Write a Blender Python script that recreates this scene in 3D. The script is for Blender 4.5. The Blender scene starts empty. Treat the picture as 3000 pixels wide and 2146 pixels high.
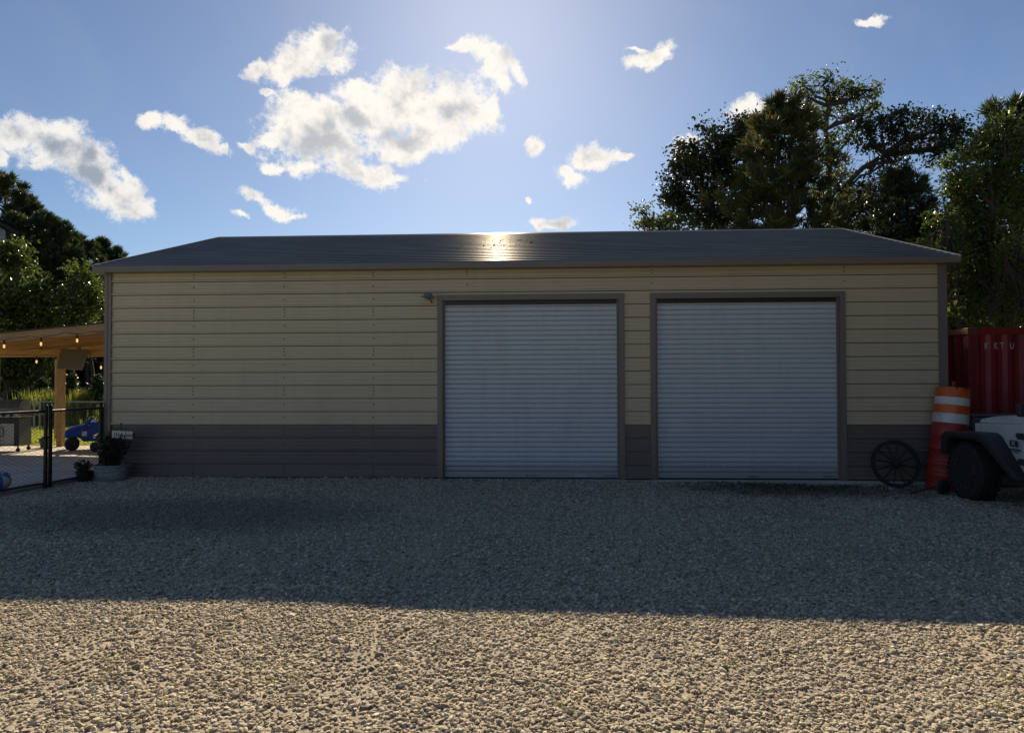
import bpy, bmesh, math, random
import numpy as np
from mathutils import Vector, Matrix, Euler
random.seed(7); RNG = np.random.default_rng(11)
S = bpy.context.scene
COL = S.collection
R = math.radians

# ------------------------------------------------------------------ camera
F_PX, CAM_H, CAM_D = 2081.3, 1.6955, 12.2042
YAW, PIT, ROL = -0.0531, 0.0185, -0.0031
def ray(px, py):
    u = (px - 1500) / F_PX; v = (1073 - py) / F_PX
    cr, sr = math.cos(ROL), math.sin(ROL)
    u, v = u * cr - v * sr, u * sr + v * cr
    cp, sp = math.cos(PIT), math.sin(PIT)
    y = cp - v * sp; z = sp + v * cp; x = u
    c, s = math.cos(YAW), math.sin(YAW)
    return Vector((x * c + y * s, -x * s + y * c, z))
CAM = Vector((0, -CAM_D, CAM_H))
def atY(px, py, Y):
    """point of the photograph's pixel on the upright plane y = Y"""
    r = ray(px, py); return CAM + r * ((Y + CAM_D) / r.y)
cd = bpy.data.cameras.new('camera'); cam = bpy.data.objects.new('camera', cd); COL.objects.link(cam)
fw = ray(1500, 1073); rt = ray(1500 + F_PX, 1073) - fw; up = ray(1500, 1073 - F_PX) - fw
cam.matrix_world = Matrix((( rt.x, up.x, -fw.x, CAM.x), (rt.y, up.y, -fw.y, CAM.y), (rt.z, up.z, -fw.z, CAM.z), (0, 0, 0, 1)))
cd.sensor_width = 36; cd.lens = F_PX / 3000 * 36; cd.clip_start = 0.05; cd.clip_end = 3000
S.camera = cam

# ------------------------------------------------------------------ world, sun, exposure
SUN_EL, SUN_AZ = R(28.9), R(-4.6)          # azimuth from +Y, positive to +X
SKY_STRENGTH = 0.05
SUN_STRENGTH = 5.0
class NT:
    def __init__(s, t): s.t = t; s.n = t.nodes; s.l = t.links
    def new(s, k, **kw):
        n = s.n.new(k)
        for a, b in kw.items(): setattr(n, a, b)
        return n
    def put(s, sock, v):
        if v is None: return
        if isinstance(v, bpy.types.NodeSocket): s.l.new(v, sock)
        else: sock.default_value = v
    def math(s, op, a, b=None, c=None, clamp=False):
        n = s.new('ShaderNodeMath', operation=op, use_clamp=clamp)
        for i, v in enumerate((a, b, c)): s.put(n.inputs[i], v)
        return n.outputs[0]
    def vmath(s, op, a, b=None, scale=None):
        n = s.new('ShaderNodeVectorMath', operation=op)
        s.put(n.inputs[0], a)
        if b is not None: s.put(n.inputs[1], b)
        if scale is not None: s.put(n.inputs['Scale'], scale)
        return n.outputs['Value'] if op in ('LENGTH', 'DISTANCE', 'DOT_PRODUCT') else n.outputs[0]
    def ramp(s, v, a, b, lo=0., hi=1., smooth=True):
        n = s.new('ShaderNodeMapRange', interpolation_type='SMOOTHSTEP' if smooth else 'LINEAR')
        for i, x in enumerate((v, a, b, lo, hi)): s.put(n.inputs[i], x)
        return n.outputs[0]
    def mix(s, f, a, b, blend='MIX'):
        n = s.new('ShaderNodeMix', data_type='RGBA', blend_type=blend)
        s.put(n.inputs[0], f); s.put(n.inputs[6], a); s.put(n.inputs[7], b)
        return n.outputs[2]
    def noise(s, vec, scale, detail=4, rough=.55, dist=0.):
        n = s.new('ShaderNodeTexNoise')
        if vec is not None: s.l.new(vec, n.inputs['Vector'])
        n.inputs['Scale'].default_value = scale; n.inputs['Detail'].default_value = detail
        n.inputs['Roughness'].default_value = rough; n.inputs['Distortion'].default_value = dist
        return n
    def rgb(s, c): return (c[0], c[1], c[2], 1.)

W = bpy.data.worlds.new('World'); S.world = W; W.use_nodes = True
w = NT(W.node_tree); w.n.clear()
out = w.new('ShaderNodeOutputWorld'); bg = w.new('ShaderNodeBackground')
sky = w.new('ShaderNodeTexSky', sky_type='NISHITA')
sky.sun_disc = False; sky.sun_elevation = SUN_EL; sky.sun_rotation = SUN_AZ
sky.air_density = 0.86; sky.dust_density = 0.30; sky.ozone_density = 4.0; sky.altitude = 0
tc = w.new('ShaderNodeTexCoord'); D3 = tc.outputs['Generated']
# clouds: one list of billows (photo pixel of the centre, half axes in pixels, tilt), turned into
# directions of the sky; the same field goes on all round the horizon with other noise
CLOUDS = [(60,392,105,38,0),(30,378,70,28,0),(130,395,120,50,5),(185,435,115,66,15),(250,490,105,70,35),(330,565,95,55,40),(410,612,50,30,30),(372,520,40,20,60),(0,462,28,20,0),
 (440,340,32,22,20),(510,366,42,24,25),(600,408,72,30,18),(660,432,30,16,30),(720,420,24,15,0),
 (930,130,62,52,0),(905,185,110,42,-8),(985,190,38,40,0),(845,205,60,30,-20),(742,212,30,24,-20),(780,265,18,9,0),
 (860,300,58,38,0),(870,350,80,60,0),(800,395,60,34,-20),(960,340,80,50,0),(960,410,150,78,8),(1060,500,120,38,12),(1150,520,50,22,-10),(880,480,60,26,10),(800,480,26,16,0),
 (1110,330,120,70,0),(1180,255,85,55,15),(1220,330,150,75,5),(1320,310,110,72,18),(1400,335,60,50,20),(1250,400,110,52,-10),(1180,430,90,40,0),(1060,270,60,24,-10),
 (1365,150,44,22,10),(1440,165,50,34,0),(1455,215,44,46,10),(1465,262,34,36,0),(1515,222,34,20,40),(1325,152,12,9,0),
 (735,572,46,24,25),(805,605,60,24,20),(850,622,30,10,15),(705,630,20,13,0),
 (1572,425,22,24,10),(1735,462,66,32,8),(1815,475,30,16,0),(1675,508,44,25,20),(2000,435,42,34,0),(2030,395,22,9,10),
 (2195,335,52,42,0),(2260,318,34,14,10),(1885,178,62,24,-20),(1850,152,26,9,-10),(1612,655,60,14,-5),(1640,648,22,16,0),(1552,588,11,8,0),(2545,68,50,10,10)]
def azel(px, py):
    d = ray(px, py).normalized(); return math.atan2(d.x, d.y), math.asin(d.z)
sx = w.new('ShaderNodeSeparateXYZ'); w.l.new(D3, sx.inputs[0])
az = w.math('ARCTAN2', sx.outputs[0], sx.outputs[1]); el = w.math('ARCSINE', sx.outputs[2])
azw = w.math('WRAP', az, R(42), R(-48))
cmb = w.new('ShaderNodeCombineXYZ'); w.put(cmb.inputs[0], azw); w.put(cmb.inputs[1], el)
nw = w.noise(D3, 11.0, 5, .62)
off = w.vmath('SCALE', w.vmath('SUBTRACT', nw.outputs['Color'], (.5, .5, .5)), scale=.062)
uv = w.vmath('MULTIPLY', w.vmath('ADD', cmb.outputs[0], off), (1, 1, 0))
def ellipse(u0, v0, ra, rb, an=0.):
    """distance from (u0, v0) in units of the half axes"""
    if abs(an) < .12 or abs(ra / rb - 1) < .25:
        n = w.new('ShaderNodeVectorMath', operation='MULTIPLY_ADD'); w.l.new(uv, n.inputs[0])
        n.inputs[1].default_value = (1 / ra, 1 / rb, 0); n.inputs[2].default_value = (-u0 / ra, -v0 / rb, 0)
        return w.vmath('LENGTH', n.outputs[0])
    c, s = math.cos(an), math.sin(an)
    p = w.math('SUBTRACT', w.vmath('DOT_PRODUCT', uv, (c / ra, s / ra, 0)), (u0 * c + v0 * s) / ra)
    q = w.math('SUBTRACT', w.vmath('DOT_PRODUCT', uv, (-s / rb, c / rb, 0)), (-u0 * s + v0 * c) / rb)
    return w.math('SQRT', w.math('MULTIPLY_ADD', p, p, w.math('MULTIPLY', q, q)))
dist = None
for cx, cy, a, b, th in CLOUDS:
    t = R(th)
    u0, v0 = azel(cx, cy)
    u1, v1 = azel(cx + a * math.cos(t), cy + a * math.sin(t))
    u2, v2 = azel(cx + b * math.sin(t), cy - b * math.cos(t))
    ra, rb = math.hypot(u1 - u0, v1 - v0), math.hypot(u2 - u0, v2 - v0)
    ln = ellipse(u0, v0, ra, rb, math.atan2(v1 - v0, u1 - u0))
    dist = ln if dist is None else w.math('SMOOTH_MIN', dist, ln, .35)
nf = w.noise(D3, 26.0, 8, .74)
thick = w.math('SUBTRACT', 1.36, dist)
dens = w.math('ADD', thick, w.math('MULTIPLY', w.math('SUBTRACT', nf.outputs['Fac'], .5), 3.4))
alpha = w.ramp(dens, 0.0, .8)
nb = w.noise(D3, 24.0, 5, .6)
spot = None     # thick, shaded hearts of the bigger clouds
for cx, cy, a, b in ((955, 425, 150, 70), (1310, 328, 100, 50), (1185, 402, 90, 40), (180, 440, 130, 60), (255, 520, 110, 60), (1030, 345, 60, 36)):
    u0, v0 = azel(cx, cy); u1, v1 = azel(cx + a, cy); u2, v2 = azel(cx, cy - b)
    ln = ellipse(u0, v0, u1 - u0, v2 - v0); spot = ln if spot is None else w.math('SMOOTH_MIN', spot, ln, .3)
heart = w.math('MULTIPLY', w.math('SUBTRACT', 1.0, spot, clamp=True), .95)
core = w.ramp(w.math('ADD', w.math('ADD', w.math('MULTIPLY', thick, .28), heart), w.math('ADD', w.math('MULTIPLY', w.math('SUBTRACT', nb.outputs['Fac'], .5), 2.9), w.math('MULTIPLY', w.math('SUBTRACT', nf.outputs['Fac'], .5), 1.7))), .05, 1.15)
# sun glow through the thin parts
sunv = Vector((math.sin(SUN_AZ) * math.cos(SUN_EL), math.cos(SUN_AZ) * math.cos(SUN_EL), math.sin(SUN_EL)))
cosg = w.vmath('DOT_PRODUCT', D3, tuple(sunv))
near = w.ramp(cosg, .80, .995)
ccol = w.mix(core, (10.6, 10.3, 9.9, 1), (3.3, 4.0, 5.1, 1))
ccol = w.mix(w.math('MULTIPLY', near, .25), ccol, (16., 14.5, 12., 1))
# thin high veil
nv = w.noise(D3, 5.0, 4, .6, 1.2)
veil = w.math('MULTIPLY', w.ramp(nv.outputs['Fac'], .35, .9), .07)
skyc = w.mix(veil, sky.outputs[0], (7.5, 8.2, 9.0, 1))
fin = w.mix(alpha, skyc, ccol)
w.put(bg.inputs['Color'], fin); bg.inputs['Strength'].default_value = SKY_STRENGTH
w.l.new(bg.outputs[0], out.inputs[0])
W.cycles.sampling_method = 'NONE'

sd = bpy.data.lights.new('sun', 'SUN'); sd.energy = SUN_STRENGTH; sd.angle = R(.53); sd.color = (1., .815, .56)
so = bpy.data.objects.new('sun', sd); COL.objects.link(so)
so.rotation_euler = sunv.to_track_quat('Z', 'Y').to_euler(); so.location = (0, 0, 30)
S.view_settings.view_transform = 'Standard'; S.view_settings.look = 'None'
S.view_settings.gamma = 1; S.view_settings.exposure = 0.78
S.view_settings.use_curve_mapping = False
S.cycles.use_denoising = True
S.cycles.max_bounces = 5; S.cycles.diffuse_bounces = 3; S.cycles.glossy_bounces = 2
S.cycles.transmission_bounces = 4; S.cycles.transparent_max_bounces = 8
S.cycles.sample_clamp_indirect = 4.0

# ------------------------------------------------------------------ helpers
def tag(o, label=None, cat=None, group=None, kind=None):
    if label: o['label'] = label
    if cat: o['category'] = cat
    if group: o['group'] = group
    if kind: o['kind'] = kind
    return o
def empty(name, loc, rot=(0, 0, 0), label=None, cat=None, group=None):
    o = bpy.data.objects.new(name, None); COL.objects.link(o)
    o.location = loc; o.rotation_euler = rot; o.empty_display_size = .2
    return tag(o, label, cat, group)
def link_mesh(name, me, parent=None):
    o = bpy.data.objects.new(name, me); COL.objects.link(o)
    if parent is not None: o.parent = parent
    return o
class MB:
    """collects shapes; build() links them as one mesh object"""
    def __init__(s): s.v = []; s.f = []; s.m = []; s.cur = 0
    def add(s, vs, fs, M=None):
        n = len(s.v)
        for p in vs:
            p = Vector(p)
            s.v.append(tuple(M @ p) if M is not None else tuple(p))
        for f in fs: s.f.append(tuple(i + n for i in f)); s.m.append(s.cur)
        return s
    def box(s, c, d, rot=None):
        x, y, z = d[0] / 2, d[1] / 2, d[2] / 2
        vs = [(-x, -y, -z), (x, -y, -z), (x, y, -z), (-x, y, -z), (-x, -y, z), (x, -y, z), (x, y, z), (-x, y, z)]
        fs = [(0, 3, 2, 1), (4, 5, 6, 7), (0, 1, 5, 4), (1, 2, 6, 5), (2, 3, 7, 6), (3, 0, 4, 7)]
        M = Matrix.Translation(c)
        if rot is not None: M = M @ Euler(rot).to_matrix().to_4x4()
        return s.add(vs, fs, M)
    def box2(s, a, b):
        return s.box([(a[i] + b[i]) / 2 for i in range(3)], [abs(b[i] - a[i]) for i in range(3)])
    def beam(s, a, b, wd, ht):
        """bar from a to b, wd across, ht high"""
        a = Vector(a); b = Vector(b); d = b - a; L = d.length
        q = d.to_track_quat('X', 'Z')
        M = Matrix.Translation((a + b) / 2) @ q.to_matrix().to_4x4()
        n = MB().box((0, 0, 0), (L, wd, ht))
        return s.add(n.v, n.f, M)
    def prism(s, poly, x0, x1, axis='X'):
        """closed polygon of (a,b) extruded from x0 to x1 along axis X:(y,z) Y:(x,z) Z:(x,y)"""
        def P(t, p):
            return {'X': (t, p[0], p[1]), 'Y': (p[0], t, p[1]), 'Z': (p[0], p[1], t)}[axis]
        n = len(poly); vs = [P(x0, p) for p in poly] + [P(x1, p) for p in poly]
        fs = [tuple(range(n - 1, -1, -1)), tuple(range(n, 2 * n))]
        fs += [(i, (i + 1) % n, n + (i + 1) % n, n + i) for i in range(n)]
        return s.add(vs, fs)
    def tube(s, path, r, n=8, cap=True):
        path = [Vector(p) for p in path]; k = len(path)
        rs = [r] * k if not hasattr(r, '__len__') else r
        t = (path[1] - path[0]).normalized()
        u = t.orthogonal().normalized(); vs = []; fs = []
        for i, p in enumerate(path):
            t2 = (path[min(i + 1, k - 1)] - path[max(i - 1, 0)]).normalized()
            u = (u - t2 * u.dot(t2))
            u = u.normalized() if u.length > 1e-6 else t2.orthogonal().normalized()
            b = t2.cross(u)
            for j in range(n):
                a = 2 * math.pi * j / n
                vs.append(p + (u * math.cos(a) + b * math.sin(a)) * rs[i])
        for i in range(k - 1):
            for j in range(n):
                fs.append((i * n + j, i * n + (j + 1) % n, (i + 1) * n + (j + 1) % n, (i + 1) * n + j))
        if cap:
            fs.append(tuple(range(n - 1, -1, -1))); fs.append(tuple((k - 1) * n + j for j in range(n)))
        return s.add(vs, fs)
    def lathe(s, prof, n=24, M=None, closed=False):
        """profile of (radius, z) round the z axis"""
        vs = []; fs = []; k = len(prof)
        for r, z in prof:
            for j in range(n):
                a = 2 * math.pi * j / n; vs.append((r * math.cos(a), r * math.sin(a), z))
        rng = k if closed else k - 1
        for i in range(rng):
            i2 = (i + 1) % k
            for j in range(n):
                fs.append((i * n + j, i * n + (j + 1) % n, i2 * n + (j + 1) % n, i2 * n + j))
        if not closed:
            fs.append(tuple(range(n - 1, -1, -1))); fs.append(tuple((k - 1) * n + j for j in range(n)))
        return s.add(vs, fs, M)
    def mesh(s, name, mats, smooth=False):
        me = bpy.data.meshes.new(name); me.from_pydata(s.v, [], s.f)
        for m in (mats if isinstance(mats, (list, tuple)) else [mats]): me.materials.append(m)
        if max(s.m or [0]) > 0: me.polygons.foreach_set('material_index', s.m)
        bm = bmesh.new(); bm.from_mesh(me); bmesh.ops.recalc_face_normals(bm, faces=bm.faces); bm.to_mesh(me); bm.free()
        if smooth:
            me.polygons.foreach_set('use_smooth', [True] * len(me.polygons))
            try: me.set_sharp_from_angle(angle=R(38))
            except Exception: pass
        return me
    def build(s, name, mats, parent=None, smooth=False, bevel=0, seg=2, world=False):
        if world and parent is not None:
            M = (Matrix.Translation(parent.location) @ parent.rotation_euler.to_matrix().to_4x4())
            if parent.parent is not None:
                pp = parent.parent; M = Matrix.Translation(pp.location) @ pp.rotation_euler.to_matrix().to_4x4() @ M
            M = M.inverted(); s.v = [tuple(M @ Vector(p)) for p in s.v]
        o = link_mesh(name, s.mesh(name, mats, smooth), parent)
        if bevel:
            b = o.modifiers.new('bevel', 'BEVEL'); b.width = bevel; b.segments = seg; b.limit_method = 'ANGLE'; b.angle_limit = R(30)
        return o
def copy_tree(o, parent=None):
    c = o.copy(); COL.objects.link(c); c.parent = parent
    for ch in list(o.children): copy_tree(ch, c)
    return c

# ------------------------------------------------------------------ materials
def material(name, col, col2=None, rough=.6, metal=0., nscale=6., contrast=(.35, .65), bump=0., bscale=60., stretch=None, spec=.5, coat=0., rvar=.12):
    m = bpy.data.materials.new(name); m.use_nodes = True
    k = NT(m.node_tree); p = k.n['Principled BSDF']
    t = k.new('ShaderNodeTexCoord'); vec = t.outputs['Object']
    if stretch:
        mp = k.new('ShaderNodeMapping'); mp.inputs['Scale'].default_value = stretch; k.l.new(vec, mp.inputs[0]); vec = mp.outputs[0]
    n = k.noise(vec, nscale, 5, .6)
    f = k.ramp(n.outputs['Fac'], *contrast)
    c2 = col2 or tuple(c * .78 for c in col)
    k.put(p.inputs['Base Color'], k.mix(f, k.rgb(col), k.rgb(c2)))
    k.put(p.inputs['Roughness'], k.ramp(n.outputs['Fac'], .2, .8, max(.03, rough - rvar), min(1, rough + rvar)))
    p.inputs['Metallic'].default_value = metal; p.inputs['Specular IOR Level'].default_value = spec
    p.inputs['Coat Weight'].default_value = coat
    if bump:
        nb = k.noise(vec, bscale, 4, .6); b = k.new('ShaderNodeBump'); b.inputs['Strength'].default_value = bump; b.inputs['Distance'].default_value = .01
        k.l.new(nb.outputs['Fac'], b.inputs['Height']); k.l.new(b.outputs[0], p.inputs['Normal'])
    return m
M = {}
def wall_paint(name, col, dirt):
    """painted steel sheet: faint streaks, dirt splashed up from the ground"""
    m = bpy.data.materials.new(name); m.use_nodes = True; k = NT(m.node_tree); p = k.n['Principled BSDF']
    g = k.new('ShaderNodeNewGeometry'); pos = g.outputs['Position']
    mp = k.new('ShaderNodeMapping'); mp.inputs['Scale'].default_value = (3.0, 1, .35); k.l.new(pos, mp.inputs[0])
    n1 = k.noise(mp.outputs[0], 2.2, 6, .65); n2 = k.noise(pos, .7, 4, .5); n3 = k.noise(pos, 26, 4, .6)
    c = k.mix(k.ramp(n1.outputs['Fac'], .42, .8), k.rgb(col), k.rgb([x * .92 for x in col]))
    c = k.mix(k.ramp(n2.outputs['Fac'], .45, .75, 0, .5), c, k.rgb([x * .84 for x in col]))
    sz = k.new('ShaderNodeSeparateXYZ'); k.l.new(pos, sz.inputs[0])
    low = k.ramp(k.math('SUBTRACT', sz.outputs[2], k.math('MULTIPLY', n3.outputs['Fac'], .28)), -.08, .26, .75, 0.)
    c = k.mix(low, c, k.rgb(dirt))
    k.put(p.inputs['Base Color'], c)
    k.put(p.inputs['Roughness'], k.ramp(n1.outputs['Fac'], .3, .8, .34, .5))
    b = k.new('ShaderNodeBump'); b.inputs['Strength'].default_value = .04; b.inputs['Distance'].default_value = .02
    k.l.new(n2.outputs['Fac'], b.inputs['Height']); k.l.new(b.outputs[0], p.inputs['Normal'])
    return m
M['cream'] = wall_paint('cream_paint', (.56, .475, .34), (.25, .20, .14))
M['taupe'] = wall_paint('taupe_paint', (.155, .135, .125), (.2, .17, .13))
M['trim'] = wall_paint('trim_paint', (.20, .165, .145), (.2, .17, .13))
M['door'] = wall_paint('door_paint', (.54, .585, .64), (.27, .26, .24))
M['roof'] = material('roof_paint', (.125, .145, .175), (.095, .11, .135), rough=.4, nscale=1.6, contrast=(.3, .7), stretch=(.4, 1, 1))
M['rake'] = material('rake_trim_paint', (.30, .28, .27), rough=.35)
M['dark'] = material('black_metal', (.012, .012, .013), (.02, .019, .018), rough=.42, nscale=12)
M['vinyl'] = material('black_vinyl_wire', (.008, .008, .009), rough=.35)
M['galv'] = material('galvanised_steel', (.32, .33, .34), (.22, .23, .24), rough=.42, metal=.6, nscale=14)
M['zinc'] = material('zinc_tub', (.34, .36, .37), (.22, .23, .24), rough=.5, metal=.35, nscale=9, stretch=(1, 1, 3))
M['concrete'] = material('concrete', (.54, .50, .45), (.42, .385, .345), rough=.9, nscale=1.7, bump=.3, bscale=40)
M['wood'] = material('pine_timber', (.60, .37, .19), (.44, .25, .115), rough=.7, nscale=3.2, stretch=(1, 9, 9), bump=.15, bscale=12)
M['woodv'] = material('pine_timber_upright', (.55, .33, .15), (.40, .225, .10), rough=.7, nscale=3.2, stretch=(9, 9, 1), bump=.15, bscale=12)
M['deck'] = material('roof_deck_timber', (.42, .25, .13), (.30, .17, .08), rough=.75, nscale=3., stretch=(1, 7, 7))
M['greywood'] = material('weathered_timber', (.22, .215, .20), (.12, .115, .11), rough=.9, nscale=4, stretch=(1, 8, 8), bump=.3, bscale=14)
M['red'] = material('red_container_paint', (.27, .018, .022), (.15, .012, .014), rough=.5, nscale=2.4, contrast=(.4, .75), stretch=(1, 1, .4), bump=.1, bscale=9)
M['rust'] = material('rusty_edge', (.21, .05, .03), (.11, .03, .02), rough=.8, nscale=8)
M['letter'] = material('white_lettering', (.62, .62, .6), (.45, .43, .42), rough=.6, nscale=20)
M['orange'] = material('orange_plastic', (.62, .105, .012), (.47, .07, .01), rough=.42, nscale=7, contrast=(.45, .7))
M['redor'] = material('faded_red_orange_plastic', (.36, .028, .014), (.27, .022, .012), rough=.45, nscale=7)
M['white_band'] = None
def chalky(m_, gloss, rough_):
    """weathered paint: matt, with only a weak sheen"""
    k = NT(m_.node_tree); p = k.n['Principled BSDF']; src = p.inputs['Base Color'].links[0].from_socket
    df = k.new('ShaderNodeBsdfDiffuse'); gl = k.new('ShaderNodeBsdfGlossy'); gl.inputs['Roughness'].default_value = rough_
    k.l.new(src, df.inputs[0]); gl.inputs[0].default_value = (1, 1, 1, 1)
    mx = k.new('ShaderNodeMixShader'); mx.inputs[0].default_value = gloss
    k.l.new(df.outputs[0], mx.inputs[1]); k.l.new(gl.outputs[0], mx.inputs[2]); k.l.new(mx.outputs[0], k.n['Material Output'].inputs[0])
M['rubber'] = material('tyre_rubber', (.014, .014, .015), (.022, .021, .02), rough=.85, nscale=20, bump=.2, bscale=80)
M['rim'] = material('dark_rim', (.018, .018, .02), rough=.4, metal=.3)
M['carwhite'] = material('white_car_paint', (.62, .64, .66), (.57, .58, .6), rough=.28, nscale=2, coat=.4, rvar=.04)
M['flare'] = material('black_plastic', (.016, .016, .018), (.026, .025, .025), rough=.6, nscale=16)
M['softtop'] = material('black_canvas', (.02, .02, .021), rough=.9, nscale=30, bump=.2, bscale=150)
M['glass'] = material('dark_glass', (.02, .025, .028), rough=.08, rvar=.02)
M['blue'] = material('blue_plastic', (.012, .06, .32), (.01, .05, .25), rough=.32, nscale=4)
M['navy'] = material('dark_blue_plastic', (.006, .012, .05), rough=.45)
M['chrome'] = material('pale_rim', (.42, .44, .36), rough=.4, metal=.3)
M['grillgrey'] = material('grill_lid_steel', (.16, .15, .14), (.11, .10, .095), rough=.45, metal=.4, nscale=3, stretch=(5, 1, 1))
M['tan'] = material('grill_door_tan', (.52, .43, .35), (.44, .36, .29), rough=.55, nscale=3)
M['panel'] = material('olive_panel', (.17, .155, .115), (.13, .12, .09), rough=.5, nscale=2)
M['iron'] = material('old_iron', (.016, .014, .016), (.03, .022, .018), rough=.75, nscale=18, bump=.3, bscale=40)
M['signwhite'] = material('white_sign_board', (.66, .66, .65), (.56, .56, .55), rough=.6, nscale=9)
M['ink'] = material('black_ink', (.01, .01, .01), rough=.6)
M['rock'] = material('pale_rock', (.40, .36, .30), (.25, .225, .19), rough=.9, nscale=14, bump=.4, bscale=60)
M['bark'] = material('bark', (.10, .075, .055), (.05, .038, .03), rough=.95, nscale=9, stretch=(6, 6, 1), bump=.5, bscale=30)
M['housewall'] = material('pale_blue_siding', (.34, .38, .42), rough=.6)
M['houseroof'] = material('dark_shingle', (.03, .03, .032), rough=.85, nscale=18, bump=.3)
M['ballblue'] = material('blue_beach_vinyl', (.03, .19, .55), rough=.35)
M['ballwhite'] = material('white_beach_vinyl', (.62, .58, .62), rough=.35)
M['ballpink'] = material('pink_beach_vinyl', (.55, .22, .34), rough=.35)
M['hose'] = material('dark_red_hose', (.13, .012, .02), rough=.5)
M['greenpot'] = material('dark_green_pot', (.012, .035, .03), rough=.5)
M['blackpot'] = material('black_pot', (.012, .012, .012), rough=.55)
M['soil'] = material('potting_soil', (.05, .035, .025), rough=1, nscale=30, bump=.5)
M['screw_gap_shade'] = material('dark_screw_and_gap_shade', (.03, .026, .022), rough=.6)  # screw heads, and the wall core whose darkness imitates seam shade
M['litter'] = material('dry_leaf_litter', (.05, .03, .015), (.09, .05, .02), rough=.95, nscale=30)
M['sticker'] = material('bluish_white_sticker', (.36, .38, .55), (.48, .48, .55), rough=.5, nscale=30)

chalky(M['roof'], .024, .24)
def band_mat():
    m = material('scuffed_white_band', (.62, .62, .6), rough=.45)
    k = NT(m.node_tree); p = k.n['Principled BSDF']; t = k.n['Texture Coordinate'] if 'Texture Coordinate' in k.n else k.new('ShaderNodeTexCoord')
    mp = k.new('ShaderNodeMapping'); mp.inputs['Scale'].default_value = (2.2, 2.2, 7.); mp.inputs['Rotation'].default_value = (.5, .2, 0); k.l.new(t.outputs['Object'], mp.inputs[0])
    n = k.noise(mp.outputs[0], 3.4, 8, .72, .8); n2 = k.noise(t.outputs['Object'], 3, 3)
    s = k.math('MULTIPLY', k.ramp(k.math('ABSOLUTE', k.math('SUBTRACT', n.outputs['Fac'], .5)), .0, .03, 1, 0), k.ramp(n2.outputs['Fac'], .46, .6))
    k.put(p.inputs['Base Color'], k.mix(s, (.6, .6, .58, 1), (.05, .045, .04, 1)))
    return m
M['white_band'] = band_mat()
for nm_ in ('wood', 'woodv', 'deck', 'greywood'):
    k = NT(M[nm_].node_tree); p = k.n['Principled BSDF']; l_ = p.inputs['Base Color'].links[0].from_socket
    oi = k.new('ShaderNodeObjectInfo'); k.put(p.inputs['Base Color'], k.mix(k.ramp(oi.outputs['Random'], 0, 1, .0, .32, False), l_, (.16, .085, .035, 1) if nm_ != 'greywood' else (.09, .088, .082, 1)))

def leaf_material(name, a, b, trans=.4, tcol=None, rough=.42):
    m = bpy.data.materials.new(name); m.use_nodes = True; k = NT(m.node_tree); p = k.n['Principled BSDF']
    at = k.new('ShaderNodeAttribute', attribute_name='tint'); f = at.outputs['Fac']
    c = k.mix(f, k.rgb(a), k.rgb(b)); k.put(p.inputs['Base Color'], c)
    p.inputs['Roughness'].default_value = rough; p.inputs['Specular IOR Level'].default_value = .5
    tr = k.new('ShaderNodeBsdfTranslucent')
    k.put(tr.inputs[0], k.mix(f, k.rgb([x * 1.3 for x in (tcol or a)]), k.rgb([x * 1.5 for x in (tcol or b)])))
    mx = k.new('ShaderNodeMixShader'); mx.inputs[0].default_value = trans
    k.l.new(p.outputs[0], mx.inputs[1]); k.l.new(tr.outputs[0], mx.inputs[2])
    k.l.new(mx.outputs[0], k.n['Material Output'].inputs[0])
    return m
M['leaf_oak'] = leaf_material('oak_leaf', (.020, .032, .012), (.042, .055, .018), .22)
M['leaf_gum'] = leaf_material('sweetgum_leaf', (.048, .080, .018), (.115, .145, .030), .42)
M['leaf_light'] = leaf_material('light_green_leaf', (.06, .095, .018), (.16, .17, .035), .42)
M['leaf_maple'] = leaf_material('maple_leaf', (.05, .08, .016), (.10, .13, .025), .36, rough=.3)
M['needle'] = leaf_material('pine_needle', (.034, .054, .020), (.070, .090, .030), .26, rough=.5)
M['needle_y'] = leaf_material('yellowish_pine_needle', (.055, .066, .022), (.10, .10, .03), .28, rough=.5)
M['shrub'] = leaf_material('shrub_leaf', (.028, .05, .016), (.06, .085, .025), .3)
M['blade'] = leaf_material('grass_blade', (.17, .215, .028), (.27, .30, .045), .5)
M['tallgrass'] = leaf_material('tall_grass_blade', (.10, .14, .022), (.19, .19, .04), .5)
M['potplant'] = leaf_material('pot_plant_leaf', (.02, .04, .016), (.05, .06, .035), .25)
M['weed'] = leaf_material('weed_leaf', (.03, .05, .018), (.06, .075, .025), .3)

# ------------------------------------------------------------------ ground
def gz(x, y):
    b = -0.0095 * min(max(x + 3, 0), 11)
    if y < 1.5 and x > -8.6:
        b += .010 * math.sin(x * 1.7 + y * .6) * math.sin(y * 1.3 - x * .4) + .006 * math.sin(3.1 * x + 1) * math.sin(2.7 * y)
        if y > -.5: b += .0
    return b
def gz_np(x, y):
    b = -0.0095 * np.clip(x + 3, 0, 11)
    mk = ((y < 1.5) & (x > -8.6)).astype(float)
    return b + mk * (.010 * np.sin(x * 1.7 + y * .6) * np.sin(y * 1.3 - x * .4) + .006 * np.sin(3.1 * x + 1) * np.sin(2.7 * y))
def axis(lo, hi, step, far):
    a = list(np.arange(lo, hi + 1e-6, step)); r = []; d = step * 2; x = hi
    while x < far: x += d; d *= 1.35; r.append(x)
    l = []; d = step * 2; x = lo
    while x > -far: x -= d; d *= 1.35; l.append(x)
    return np.array(l[::-1] + a + r)
gx = axis(-14, 12, .25, 700); gy = axis(-13, 14, .25, 700)
X, Y = np.meshgrid(gx, gy); Z = gz_np(X, Y)
nx, ny = len(gx), len(gy)
vs = np.stack([X.ravel(), Y.ravel(), Z.ravel()], 1)
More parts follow.
